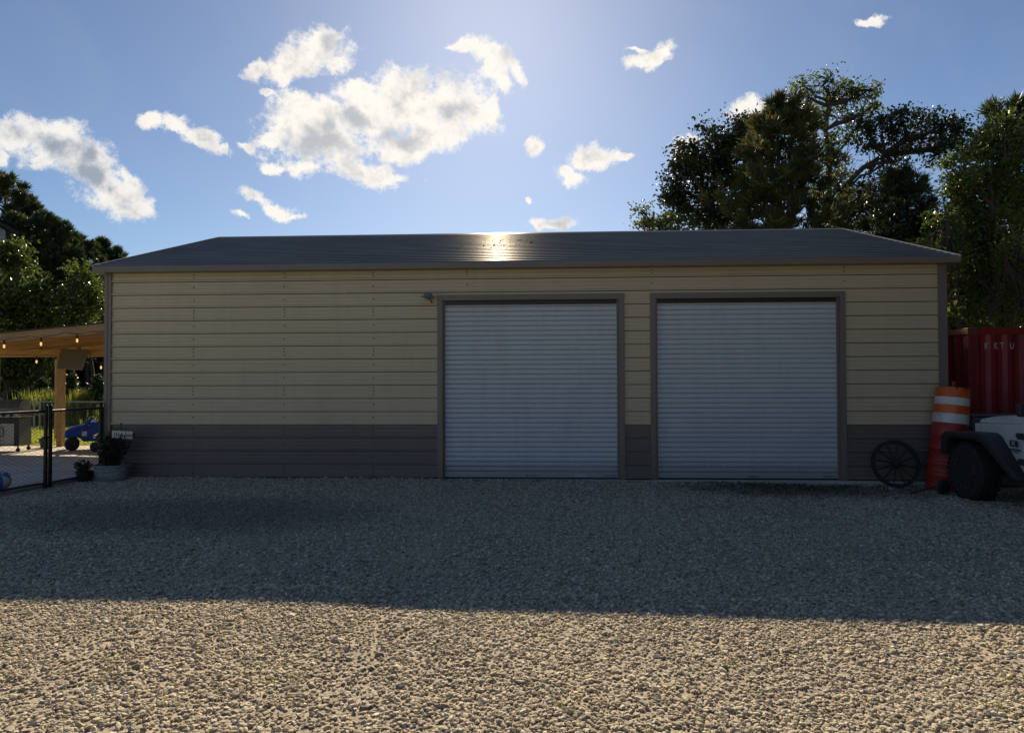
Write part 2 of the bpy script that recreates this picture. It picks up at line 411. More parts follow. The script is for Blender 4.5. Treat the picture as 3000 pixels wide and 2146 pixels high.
ii = (np.arange(ny - 1)[:, None] * nx + np.arange(nx - 1)[None]).ravel()
fs = np.stack([ii, ii + 1, ii + nx + 1, ii + nx], 1)
me = bpy.data.meshes.new('ground'); me.from_pydata(vs.tolist(), [], fs.tolist())
me.polygons.foreach_set('use_smooth', [True] * len(me.polygons))
gm = bpy.data.materials.new('ground_gravel_and_lawn'); gm.use_nodes = True; k = NT(gm.node_tree); p = k.n['Principled BSDF']
pos = k.new('ShaderNodeNewGeometry').outputs['Position']; sz = k.new('ShaderNodeSeparateXYZ'); k.l.new(pos, sz.inputs[0])
px_, py_ = sz.outputs[0], sz.outputs[1]
n1 = k.noise(pos, .55, 5, .6); n2 = k.noise(pos, 3.5, 6, .65); n3 = k.noise(pos, 90, 3, .6); n4 = k.noise(pos, 30, 5, .7)
vor = k.new('ShaderNodeTexVoronoi'); vor.inputs['Scale'].default_value = 42; k.l.new(pos, vor.inputs['Vector'])
sand = k.mix(k.ramp(n2.outputs['Fac'], .3, .75), (.56, .475, .33, 1), (.45, .385, .28, 1))
peb = k.mix(k.ramp(vor.outputs['Color'], .15, .85), (.37, .335, .28, 1), (.22, .20, .175, 1))
gravel = k.mix(k.ramp(n1.outputs['Fac'], .35, .65, .45, .9), sand, peb)
gravel = k.mix(k.ramp(n4.outputs['Fac'], .5, .75, 0, .45), gravel, (.15, .13, .11, 1))
# darker ground in the middle left of the yard
dx = k.math('DIVIDE', k.math('ADD', px_, 4.6), 3.2); dy = k.math('DIVIDE', k.math('ADD', py_, 3.4), 1.7)
dd = k.math('ADD', k.math('SQRT', k.math('ADD', k.math('MULTIPLY', dx, dx), k.math('MULTIPLY', dy, dy))), k.math('MULTIPLY', k.math('SUBTRACT', n2.outputs['Fac'], .5), .9))
gravel = k.mix(k.ramp(dd, .35, 1.05, .55, 0), gravel, (.085, .082, .078, 1))
# moss and weeds against the right door
wx = k.math('DIVIDE', k.math('SUBTRACT', px_, 3.9), 2.3); wy = k.math('DIVIDE', k.math('ADD', py_, .75), .9)
wd = k.math('ADD', k.math('SQRT', k.math('ADD', k.math('MULTIPLY', wx, wx), k.math('MULTIPLY', wy, wy))), k.math('MULTIPLY', k.math('SUBTRACT', n2.outputs['Fac'], .5), 1.1))
gravel = k.mix(k.ramp(wd, .4, 1.1, .8, 0), gravel, (.06, .062, .035, 1))
lawn = k.mix(k.ramp(n2.outputs['Fac'], .3, .7), (.19, .235, .03, 1), (.28, .31, .045, 1))
lawn = k.mix(k.ramp(n4.outputs['Fac'], .45, .75, 0, .5), lawn, (.07, .09, .02, 1))
floor_ = k.mix(k.ramp(n2.outputs['Fac'], .35, .65), (.05, .045, .02, 1), (.03, .04, .014, 1))
wob = k.math('MULTIPLY', k.math('SUBTRACT', n1.outputs['Fac'], .5), 1.2)
edge_x = k.ramp(k.math('ADD', px_, k.math('MULTIPLY', wob, .25)), -8.6, -8.2)
edge_y = k.ramp(k.math('ADD', py_, wob), 6.0, 7.5, 1., 0.)
yard = k.math('MULTIPLY', edge_x, edge_y)
lawnm = k.ramp(k.math('ADD', py_, wob), 14.0, 16.5, 1., 0.)
grass = k.mix(lawnm, floor_, lawn)
k.put(p.inputs['Base Color'], k.mix(yard, grass, gravel)); p.inputs['Roughness'].default_value = .95; p.inputs['Specular IOR Level'].default_value = .2
b1 = k.new('ShaderNodeBump'); b1.inputs['Strength'].default_value = .6; b1.inputs['Distance'].default_value = .012
hh = k.math('ADD', k.math('MULTIPLY', vor.outputs['Distance'], -1.2), k.math('ADD', n3.outputs['Fac'], n4.outputs['Fac']))
k.l.new(hh, b1.inputs['Height']); k.l.new(b1.outputs[0], p.inputs['Normal'])
me.materials.append(gm)
ground = tag(link_mesh('ground', me), kind='structure')

# loose stones: real pebbles spread over the yard
def smooth_field(x, y):
    return (np.sin(x * 1.1 + 1.3 * np.sin(y * .7)) * np.sin(y * 1.5 + .8 * np.sin(x * .9 + 2)) + .5 * np.sin(3.3 * x + y) * np.sin(2.9 * y - 1.2 * x + 1))
def scatter(n, x0, x1, y0, y1, smin, smax):
    x = RNG.uniform(x0, x1, n); y = RNG.uniform(y0, y1, n)
    f = smooth_field(x, y)
    # sandy wheel tracks running towards the right door
    tr = np.minimum(np.abs((x - 2.9) - .10 * (y + 7)), np.abs((x - 4.6) - .16 * (y + 7)))
    tr2 = np.minimum(np.abs((x + 1.2) + .05 * (y + 7)), np.abs((x + 2.9) + .02 * (y + 7)))
    keep = .92 - .30 * np.clip(f, 0, 1) - .55 * np.exp(-(tr / .24) ** 2) - .45 * np.exp(-(tr2 / .25) ** 2)
    m = RNG.uniform(0, 1, n) < keep
    x, y = x[m], y[m]; n = len(x)
    s = smin + (smax - smin) * RNG.beta(1.6, 4.5, n)
    return x, y, s
parts = [scatter(95000, -5.4, 5.4, -9.9, -6.4, .0055, .021), scatter(14000, -5.4, 5.4, -9.9, -6.4, .010, .026),
         scatter(70000, -8.0, 6.6, -6.5, -3.2, .008, .022), scatter(52000, -8.0, 8.5, -3.3, -.06, .009, .024),
         scatter(9000, -11, 11, -13, -9.8, .008, .022), scatter(600, -7.6, 7.0, -.28, -.05, .015, .045), scatter(2500, 6.7, 11, -5, 6, .012, .03)]
x = np.concatenate([q[0] for q in parts]); y = np.concatenate([q[1] for q in parts]); s = np.concatenate([q[2] for q in parts])
n = len(x); z = gz_np(x, y) + s * .26
sc3 = np.stack([s * RNG.uniform(.8, 1.55, n), s * RNG.uniform(.7, 1.1, n), s * RNG.uniform(.42, .80, n)], 1)
ro3 = np.stack([RNG.normal(0, .28, n), RNG.normal(0, .28, n), RNG.uniform(0, 6.283, n)], 1)
me = bpy.data.meshes.new('gravel'); me.vertices.add(n)
me.vertices.foreach_set('co', np.stack([x, y, z], 1).astype(np.float32).ravel())
for nm, ar in (('stone_scale', sc3), ('stone_turn', ro3)):
    a = me.attributes.new(nm, 'FLOAT_VECTOR', 'POINT'); a.data.foreach_set('vector', ar.astype(np.float32).ravel())
a = me.attributes.new('stone_kind', 'INT', 'POINT'); a.data.foreach_set('value', RNG.integers(0, 5, n).astype(np.int32))
sm = bpy.data.materials.new('gravel_stone'); sm.use_nodes = True; k = NT(sm.node_tree); p = k.n['Principled BSDF']
oi = k.new('ShaderNodeObjectInfo'); rp = k.new('ShaderNodeValToRGB'); k.l.new(oi.outputs['Random'], rp.inputs[0])
e = rp.color_ramp.elements; e[0].position = 0; e[0].color = (.165, .15, .125, 1); e[1].position = 1; e[1].color = (.74, .68, .55, 1)
for q, c in ((.15, (.31, .265, .19, 1)), (.42, (.57, .485, .34, 1)), (.65, (.42, .37, .29, 1)), (.84, (.66, .575, .42, 1))):
    z_ = e.new(q); z_.color = c
pos = k.new('ShaderNodeNewGeometry').outputs['Position']; sz = k.new('ShaderNodeSeparateXYZ'); k.l.new(pos, sz.inputs[0])
nn = k.noise(pos, 3.5, 6, .65); ns = k.noise(pos, 160, 3, .6)
dx = k.math('DIVIDE', k.math('ADD', sz.outputs[0], 4.6), 3.2); dy = k.math('DIVIDE', k.math('ADD', sz.outputs[1], 3.4), 1.7)
dd = k.math('ADD', k.math('SQRT', k.math('ADD', k.math('MULTIPLY', dx, dx), k.math('MULTIPLY', dy, dy))), k.math('MULTIPLY', k.math('SUBTRACT', nn.outputs['Fac'], .5), .9))
c = k.mix(k.ramp(dd, .35, 1.05, .55, 0), rp.outputs[0], (.10, .098, .095, 1))
wx = k.math('DIVIDE', k.math('SUBTRACT', sz.outputs[0], 3.9), 2.3); wy = k.math('DIVIDE', k.math('ADD', sz.outputs[1], .75), .9)
wd = k.math('ADD', k.math('SQRT', k.math('ADD', k.math('MULTIPLY', wx, wx), k.math('MULTIPLY', wy, wy))), k.math('MULTIPLY', k.math('SUBTRACT', nn.outputs['Fac'], .5), 1.1))
c = k.mix(k.ramp(wd, .4, 1.1, .7, 0), c, (.075, .072, .05, 1))
k.put(p.inputs['Base Color'], k.mix(k.ramp(ns.outputs['Fac'], .35, .7, 0, .35), c, (.20, .175, .14, 1)))
p.inputs['Roughness'].default_value = .85; p.inputs['Specular IOR Level'].default_value = .3
ng = bpy.data.node_groups.new('stones', 'GeometryNodeTree')
ng.interface.new_socket('Geometry', in_out='INPUT', socket_type='NodeSocketGeometry'); ng.interface.new_socket('Geometry', in_out='OUTPUT', socket_type='NodeSocketGeometry')
gi = ng.nodes.new('NodeGroupInput'); go = ng.nodes.new('NodeGroupOutput'); L = ng.links.new
jn = ng.nodes.new('GeometryNodeJoinGeometry')
for q in range(5):
    ic = ng.nodes.new('GeometryNodeMeshIcoSphere'); ic.inputs['Radius'].default_value = 1; ic.inputs['Subdivisions'].default_value = 2
    sp = ng.nodes.new('GeometryNodeSetPosition'); nz = ng.nodes.new('ShaderNodeTexNoise'); nz.noise_dimensions = '4D'
    nz.inputs['W'].default_value = q * 7.3; nz.inputs['Scale'].default_value = 1.1; nz.inputs['Detail'].default_value = 1
    sb = ng.nodes.new('ShaderNodeVectorMath'); sb.operation = 'SUBTRACT'; sb.inputs[1].default_value = (.5, .5, .5)
    ml = ng.nodes.new('ShaderNodeVectorMath'); ml.operation = 'SCALE'; ml.inputs['Scale'].default_value = 1.5
    L(nz.outputs['Color'], sb.inputs[0]); L(sb.outputs[0], ml.inputs[0]); L(ml.outputs[0], sp.inputs['Offset']); L(ic.outputs[0], sp.inputs[0])
    st = ng.nodes.new('GeometryNodeSetMaterial'); st.inputs['Material'].default_value = sm; L(sp.outputs[0], st.inputs[0])
    gi2 = ng.nodes.new('GeometryNodeGeometryToInstance'); L(st.outputs[0], gi2.inputs[0]); L(gi2.outputs[0], jn.inputs[0])
ip = ng.nodes.new('GeometryNodeInstanceOnPoints'); ip.inputs['Pick Instance'].default_value = True
mp2 = ng.nodes.new('GeometryNodeMeshToPoints'); L(gi.outputs[0], mp2.inputs[0])
L(mp2.outputs[0], ip.inputs['Points']); L(jn.outputs[0], ip.inputs['Instance'])
def nattr(nm, ty):
    a = ng.nodes.new('GeometryNodeInputNamedAttribute'); a.data_type = ty; a.inputs['Name'].default_value = nm; return a.outputs[0]
er = ng.nodes.new('FunctionNodeEulerToRotation'); L(nattr('stone_turn', 'FLOAT_VECTOR'), er.inputs[0])
L(er.outputs[0], ip.inputs['Rotation']); L(nattr('stone_scale', 'FLOAT_VECTOR'), ip.inputs['Scale']); L(nattr('stone_kind', 'INT'), ip.inputs['Instance Index'])
L(ip.outputs[0], go.inputs[0])
gravel = tag(link_mesh('gravel', me), 'loose tan and grey gravel stones spread over the whole yard', 'gravel', kind='stuff')
gmod = gravel.modifiers.new('stones', 'NODES'); gmod.node_group = ng
me.materials.append(sm)

# patio slab behind the gate
mb = MB().prism([(-15.5, -7), (-8.72, -7), (-8.06, -1.2), (-8.0, .05), (-8.0, 5.75), (-15.5, 5.0)], -.12, .045, 'Z')
tag(mb.build('patio_slab', M['concrete'], bevel=.01), kind='structure')

# ------------------------------------------------------------------ leaf and grass sheets
def leaf_mesh(name, c, nrm, ax, L, Wd, tint, mat, fold=.25, sub=None):
    """diamond leaves, two folded triangles each. c centres, ax long axis, nrm face normals (n,3)"""
    n = len(c); side = np.cross(nrm, ax); side /= np.linalg.norm(side, axis=1, keepdims=True) + 1e-9
    L = np.broadcast_to(L, (n,))[:, None]; Wd = np.broadcast_to(Wd, (n,))[:, None]
    v = np.empty((n, 4, 3)); v[:, 0] = c - ax * L * .5; v[:, 2] = c + ax * L * .5
    v[:, 1] = c + side * Wd * .5 + nrm * Wd * fold; v[:, 3] = c - side * Wd * .5 + nrm * Wd * fold
    f = np.arange(n * 4).reshape(n, 4); tri = np.concatenate([f[:, [0, 1, 2]], f[:, [0, 2, 3]]], 1).reshape(-1, 3)
    me = bpy.data.meshes.new(name); me.vertices.add(n * 4); me.vertices.foreach_set('co', v.astype(np.float32).ravel())
    m = len(tri); me.loops.add(m * 3); me.loops.foreach_set('vertex_index', tri.astype(np.int32).ravel())
    me.polygons.add(m); me.polygons.foreach_set('loop_start', np.arange(0, m * 3, 3, dtype=np.int32))
    me.update(calc_edges=True)
    a = me.attributes.new('tint', 'FLOAT', 'POINT'); a.data.foreach_set('value', np.repeat(np.clip(tint, 0, 1), 4).astype(np.float32))
    me.materials.append(mat); return me
def unit(n):
    v = RNG.normal(size=(n, 3)); return v / np.linalg.norm(v, axis=1, keepdims=True)
def grass_mesh(name, x, y, z, h, wd, mat, lean=.25, tint=None):
    n = len(x); a = RNG.uniform(0, 6.283, n); l = RNG.normal(0, lean, n)
    ax = np.stack([np.cos(a) * np.sin(l), np.sin(a) * np.sin(l), np.cos(l)], 1)
    c = np.stack([x, y, z], 1) + ax * (h * .5)[:, None]
    nr = np.stack([np.cos(a + 1.3), np.sin(a + 1.3), np.zeros(n)], 1)
    return leaf_mesh(name, c, nr, ax, h, wd, RNG.uniform(0, 1, n) if tint is None else tint, mat, .1)

# ------------------------------------------------------------------ the garage
XL, XR, DEPTH = -7.87, 6.60, 9.0
HW = 3.66
g = empty('garage', ((XL + XR) / 2, 0, 0), label='long cream metal garage with taupe base, dark ribbed roof and two roller doors', cat='garage')
RIB = .2286
def siding_profile(h):
    P = [(.012, .0105), (-.020, .011), (-.024, .016), (-.024, .034), (0, .050)]
    for zc in (.104, .166): P += [(0, zc - .010), (-.007, zc - .006), (-.007, zc + .005), (0, zc + .012)]
    P = [q for q in P if q[1] < h - .002] + [(0, h), (.012, h)]
    return P
D1 = (-1.846, 1.182); D2 = (1.800, 4.866); DTOP = 3.066; JW = .085
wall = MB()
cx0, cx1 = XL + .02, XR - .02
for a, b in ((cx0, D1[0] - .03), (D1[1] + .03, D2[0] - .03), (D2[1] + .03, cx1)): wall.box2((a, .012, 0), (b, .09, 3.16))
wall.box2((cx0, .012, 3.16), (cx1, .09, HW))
fwall = wall.build('front_wall', M['screw_gap_shade'], g, world=True)  # core coloured dark to put shade into the gaps between strips
zones = {'left': (XL + .10, D1[0] - JW), 'pier': (D1[1] + JW, D2[0] - JW), 'right': (D2[1] + JW, XR - .12), 'top': (XL + .10, XR - .12)}
cache = {}
def strip(zone, z0, h, mat, nm):
    a, b = zones[zone]; key = (zone, round(h, 3), mat.name)
    if key not in cache: cache[key] = MB().prism(siding_profile(h), -(b - a) / 2, (b - a) / 2).mesh(nm, mat)
    o = link_mesh(nm, cache[key], fwall); o.location = ((a + b) / 2 - g.location.x, -.0008 * random.random(), z0)
for k_ in range(16):
    z0 = k_ * RIB; h = RIB if k_ < 15 else HW - z0
    mat = M['taupe'] if k_ < 4 else M['cream']
    for zn in (('left', 'pier', 'right') if z0 + h < 3.25 else ('top',)): strip(zn, z0, h, mat, 'siding_strip')
for a, b in (D1, D2):
    MB().box2((a - JW, 0.0, 3.155), (b + JW, .011, 14 * RIB)).build('header_filler', M['cream'], fwall, world=True)
# screws in upright rows
scr = [(-6.27, 0), (-4.64, 0), (-3.06, 0), (-1.42, 2), (1.75, 2), (4.95, 2)]
for sx_, kd in scr:
    mb = MB()
    for k_ in range(16):
        for dz in ((.135,) if k_ % 3 else (.075, .135, .19)):
            z0 = k_ * RIB + dz
            if kd == 2 and z0 < 3.2: continue
            mb.lathe([(.0125, 0), (.0125, .004), (.007, .008)], 6, Matrix.Translation((sx_ + random.uniform(-.006, .006), -.003, z0)) @ Matrix.Rotation(R(90), 4, 'X'))
    o = mb.build('screw_row', M['screw_gap_shade'], fwall, world=True); o['kind'] = 'stuff'
# corner and door trim
MB().prism([(XL - .012, -.032), (XL + .045, -.032), (XL + .052, -.024), (XL + .060, -.032), (XL + .112, -.032), (XL + .112, -.02), (XL, -.02), (XL, .14), (XL - .012, .14)], -.01, 3.60, 'Z').build('corner_trim', M['trim'], g, world=True)
MB().prism([(XR + .012, -.032), (XR - .060, -.032), (XR - .067, -.024), (XR - .075, -.032), (XR - .132, -.032), (XR - .132, -.02), (XR, -.02), (XR, .14), (XR + .012, .14)], -.01, 3.60, 'Z').build('corner_trim', M['trim'], g, world=True)
for a, b in (D1, D2):
    for s_, x0 in ((-1, a), (1, b)):
        MB().prism([(x0, -.030), (x0, .10), (x0 + s_ * .03, .10), (x0 + s_ * .03, -.012), (x0 + s_ * (JW + .006), -.012), (x0 + s_ * (JW + .006), -.030)], -.008, DTOP, 'Z').build('door_jamb', M['trim'], g, world=True)
    MB().prism([(-.0305, DTOP), (.10, DTOP), (.10, DTOP + .03), (-.0205, DTOP + .03), (-.0205, DTOP + .095), (-.0305, DTOP + .095)], a - JW - .008, b + JW + .008).build('door_header_trim', M['trim'], g, world=True)
# foundation
MB().box2((XL - .03, -.045, -.40), (XR + .03, DEPTH + .04, -.012)).build('foundation_slab', M['concrete'], g, world=True)
# roller doors
SL = .0838
def roller(a, b, marks):
    wd = b - a
    bk = MB().box2((a - .02, .088, .10), (b + .02, .096, DTOP + .12))
    bk.tube([(a - .02, .22, DTOP + .16), (b + .02, .22, DTOP + .16)], .16, 16)
    d = bk.build('roller_door', M['door'], g, world=True)
    prof = [(.086, 0), (.0665, .0075), (.0625, .022), (.062, .045), (.0645, .066), (.0675, .0745), (.086, SL - .002), (.0875, SL - .001), (.0875, .0)]
    me = MB().prism(prof, -wd / 2 + .012, wd / 2 - .012).mesh('slat', M['door'])
    n = int((DTOP - .115) / SL) + 1
    for i in range(n):
        o = link_mesh('slat', me, d); o.location = ((a + b) / 2 - g.location.x, 0, .112 + i * SL)
    MB().prism([(.05, .018), (.05, .09), (.056, .108), (.088, .108), (.088, .018)], a + .01, b - .01).build('bottom_bar', M['door'], d, world=True)
    MB().box2((a + .012, .055, -.004), (b - .012, .082, .0175)).build('weather_strip', M['dark'], d, world=True)
    MB().box2((a + .037, .034, DTOP - .075), (b - .037, .058, DTOP - .004)).build('header_shade_strip', M['dark'], d, world=True)  # dark strip standing in for the shade under the header
    for hx in marks:
        h = MB().box2((hx - .075, .040, .040), (hx + .075, .0495, .062))
        for s_ in (-1, 1): h.lathe([(.018, 0), (.018, .014), (.010, .020)], 10, Matrix.Translation((hx + s_ * .075, .0495, .053)) @ Matrix.Rotation(R(90), 4, 'X'))
        h.build('handle', M['galv'], d, world=True)
    for s_ in (0, 1):
        t = MB().box2(((a, b)[s_] - (0, .035)[s_] + .002, .030, .0), ((a, b)[s_] + (.035, 0)[s_] - .002, .060, DTOP - .002))
        t.build('guide_track', M['trim'], d, world=True)
    return d
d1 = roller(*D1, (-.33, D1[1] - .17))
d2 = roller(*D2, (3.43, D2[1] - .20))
MB().box2((.42, .046, .032), (.64, .0492, .070)).build('sticker', M['sticker'], d1, world=True)
# roof: ribbed sheets laid along the building
EZ, EY, RZ, RY = 3.69, -.20, 5.13, 4.5
RX0, RX1 = -7.97, 6.72
sl = Vector((0, RY - EY, RZ - EZ)); LS = sl.length; sl.normalize(); nr = Vector((0, -sl.z, sl.y))
def roof_poly(mir=False):
    P = []; s_ = 0.0
    P.append((0, 0)); s_ = .03
    while s_ + .05 < LS:
        P += [(s_, 0), (s_ + .012, .026), (s_ + .036, .026), (s_ + .050, 0)]
        for q in (.105, .165): P += [(s_ + q - .012, 0), (s_ + q - .005, .004), (s_ + q + .005, .004), (s_ + q + .012, 0)]
        s_ += RIB
    P = [q for q in P if q[0] < LS - .01] + [(LS, 0)]
    return P
pts = []
for s_, h_ in roof_poly():
    q = Vector((0, EY, EZ)) + sl * s_ + nr * h_; pts.append((q.y, q.z))
back = [(2 * RY - y_, z_) for y_, z_ in pts[-2::-1]]
under = [(2 * RY - EY, EZ - .02), (RY, RZ - .02), (EY, EZ - .02)]
mb = MB(); top = pts + back
n_ = len(top); vs = [(RX0, a, b) for a, b in top] + [(RX1, a, b) for a, b in top]; fs = [(i, i + 1, n_ + i + 1, n_ + i) for i in range(n_ - 1)]
mb.add(vs, fs)
vs = [(RX0, a, b) for a, b in under] + [(RX1, a, b) for a, b in under]; mb.add(vs, [(0, 1, 4, 3), (1, 2, 5, 4)])
roof = mb.build('roof', M['roof'], g, world=True)
MB().prism([(EY - .016, EZ + .006), (EY + .03, EZ + .018), (EY + .03, EZ + .012), (EY - .004, EZ + .001), (EY - .004, EZ - .085), (.02, EZ - .085), (.02, EZ - .095), (EY - .016, EZ - .095)], RX0 - .015, RX1 + .015).build('eave_trim', M['trim'], roof, world=True)
MB().prism([(RY - .16, RZ - .025), (RY, RZ + .035), (RY + .16, RZ - .025), (RY + .16, RZ - .033), (RY, RZ + .025), (RY - .16, RZ - .033)], RX0, RX1).build('ridge_cap', M['roof'], roof, world=True)
for xe, s_ in ((RX0, -1), (RX1, 1)):
    for yy0, yy1 in ((EY - .016, RY), (2 * RY - EY + .016, RY)):
        MB().beam((xe + s_ * .006, yy0, EZ - .022), (xe + s_ * .006, yy1, RZ - .018), .03, .10).build('rake_trim', M['rake'], roof, world=True)
# side and back walls
for xe, s_ in ((XL, -1), (XR, 1)):
    poly = [(.10, -.01), (DEPTH, -.01), (DEPTH, HW - .02), (RY, RZ - .09), (.10, HW + .01)]
    MB().prism(poly, xe - s_ * .06, xe - s_ * .002).build('side_wall', M['cream'], g, world=True)
MB().box2((XL + .06, DEPTH - .06, -.01), (XR - .06, DEPTH, HW - .02)).build('back_wall', M['cream'], g, world=True)
# lamp beside the left door
lx, lz = -2.075, 3.125
lb = MB().box2((lx - .045, -.05, lz - .03), (lx + .045, -.019, lz + .05))
lamp = lb.build('security_light', M['signwhite'], g, world=True, bevel=.006)
MB().lathe([(.03, .05), (.06, .045), (.075, .015), (.085, .0), (.125, -.012), (.128, -.020), (.09, -.022), (.05, -.045), (.02, -.05)], 24, Matrix.Translation((lx, -.16, lz)) @ Matrix.Rotation(R(4), 4, 'Y')).build('lamp_shade', M['galv'], lamp, world=True, smooth=True)
MB().tube([(lx + .02, -.16, lz - .045), (lx + .055, -.17, lz - .09), (lx + .075, -.175, lz - .115)], [.014, .011, .016], 8).build('sensor', M['dark'], lamp, world=True)
# leaf litter caught on the roof
lit = []
for i in range(420):
    ppx = random.gauss(1475, 45); ppy = random.choice((703, 708, 716, 722, 731)) + random.gauss(0, 1.2)
    r_ = ray(ppx, ppy)
    t_ = ((Vector((0, EY, EZ)) - CAM).dot(nr)) / r_.dot(nr); q = CAM + r_ * t_
    if EY + .3 < q.y < RY - .2: lit.append(q + nr * .012)
c = np.array(lit); n = len(c)
up_ = np.tile(np.array(nr), (n, 1)) + RNG.normal(0, .3, (n, 3)); up_ /= np.linalg.norm(up_, axis=1, keepdims=True)
ax = np.cross(up_, unit(n)); ax /= np.linalg.norm(ax, axis=1, keepdims=True)
tag(link_mesh('leaf_litter', leaf_mesh('leaf_litter', c, up_, ax, RNG.uniform(.05, .12, n), RNG.uniform(.02, .045, n), RNG.uniform(0, 1, n), M['litter'])), 'dark dead leaves caught in the ribs of the garage roof', 'leaf litter', kind='stuff')

# ------------------------------------------------------------------ trees
def crown_points(lobes, per_m2, crad, base_z=-9):
    """clump centres spread through ellipsoid lobes, mostly near their skins"""
    out_ = []
    for (c, r) in lobes:
        area = 4 * math.pi * ((r[0] * r[1]) ** 1.6 / 3 + (r[0] * r[2]) ** 1.6 / 3 + (r[1] * r[2]) ** 1.6 / 3) ** (1 / 1.6)
        n = max(6, int(area * per_m2)); d = unit(n)
        rad = RNG.beta(3.2, 1.2, n) * RNG.uniform(.82, 1.12, n)
        out_.append(np.array(c) + d * rad[:, None] * np.array(r))
    return np.concatenate(out_)
def leaves_at(cl, per, crad, L, mat, name, tint_z=None, droop=.35):
    k_ = len(cl); n = k_ * per
    cr = crad * RNG.uniform(.6, 1.35, k_); tc_ = np.clip(RNG.normal(.42, .25, k_), 0, 1)
    c = np.repeat(cl, per, 0) + RNG.normal(size=(n, 3)) * np.repeat(cr, per)[:, None] * np.array([.62, .62, .46])
    nrm = unit(n); nrm[:, 2] = np.abs(nrm[:, 2]) + .25; nrm /= np.linalg.norm(nrm, axis=1, keepdims=True)
    ax = np.cross(nrm, unit(n)); ax[:, 2] -= droop; ax /= np.linalg.norm(ax, axis=1, keepdims=True)
    ls = L * RNG.uniform(.65, 1.3, n)
    return leaf_mesh(name, c, nrm, ax, ls, ls * RNG.uniform(.5, .8, n), np.repeat(tc_, per) + RNG.normal(0, .16, n), mat)
def wob_path(a, b, k_, amp):
    a = Vector(a); b = Vector(b); L_ = (b - a).length
    pts_ = []
    for i in range(k_ + 1):
        t_ = i / k_; q = a.lerp(b, t_)
        if 0 < i < k_: q += Vector((random.gauss(0, 1), random.gauss(0, 1), random.gauss(0, .5))) * amp * L_
        pts_.append(q)
    return pts_
def broadleaf(name, label, Yp, base_px, lobes_px, mat, leaf=.15, per_m2=2.6, per=42, crad=.36, trunk=.2, trunk_path=None, group=None, lx=None, depth=.8):
    bx = atY(base_px, 1111, Yp).x; bz = gz(bx, Yp)
    t = empty(name, (bx, Yp, bz), label=label, cat='tree', group=group)
    B = Vector((bx, Yp, bz)); sc = (Yp + CAM_D) / F_PX; lobes = []
    for q in lobes_px:
        dy = q[4] if len(q) > 4 else random.uniform(-.6, .6)
        c = atY(q[0], q[1], Yp + dy) - B; rx, ry = q[2] * sc, q[3] * sc
        lobes.append((tuple(c), (rx, depth * (rx + ry) / 2 + .2, ry)))
    top = max(c[2] + r[2] * .3 for c, r in lobes)
    tp = [Vector(p_) for p_ in trunk_path] if trunk_path else wob_path((0, 0, -.1), (sum(c[0] for c, r in lobes) / len(lobes) * .6, 0, top), 7, .02)
    wd = MB(); k_ = len(tp); wd.tube(tp, [trunk * (1 - .8 * i / (k_ - 1)) + .02 for i in range(k_)], 9)
    cl = crown_points(lobes, per_m2, crad)
    for c, r in lobes:
        c = Vector(c); a_ = min(tp, key=lambda p_: (p_ - c).length + max(0, p_.z - c.z + .5) * 2.0)
        pth = wob_path(a_, c, 4, .06); r0 = trunk * .36
        wd.tube(pth, [r0 * (1 - .65 * i / 4) + .012 for i in range(5)], 6)
        near_ = sorted((Vector(q) for q in cl[::5]), key=lambda q: (q - c).length)[:9]
        for q in near_: wd.tube(wob_path(pth[random.choice((3, 4))], q, 2, .08), [.022, .015, .007], 4, cap=False)
    wd.build('trunk', M['bark'], t, smooth=True)
    link_mesh('crown', leaves_at(cl, per, crad, leaf, mat, 'crown'), t)
    return t
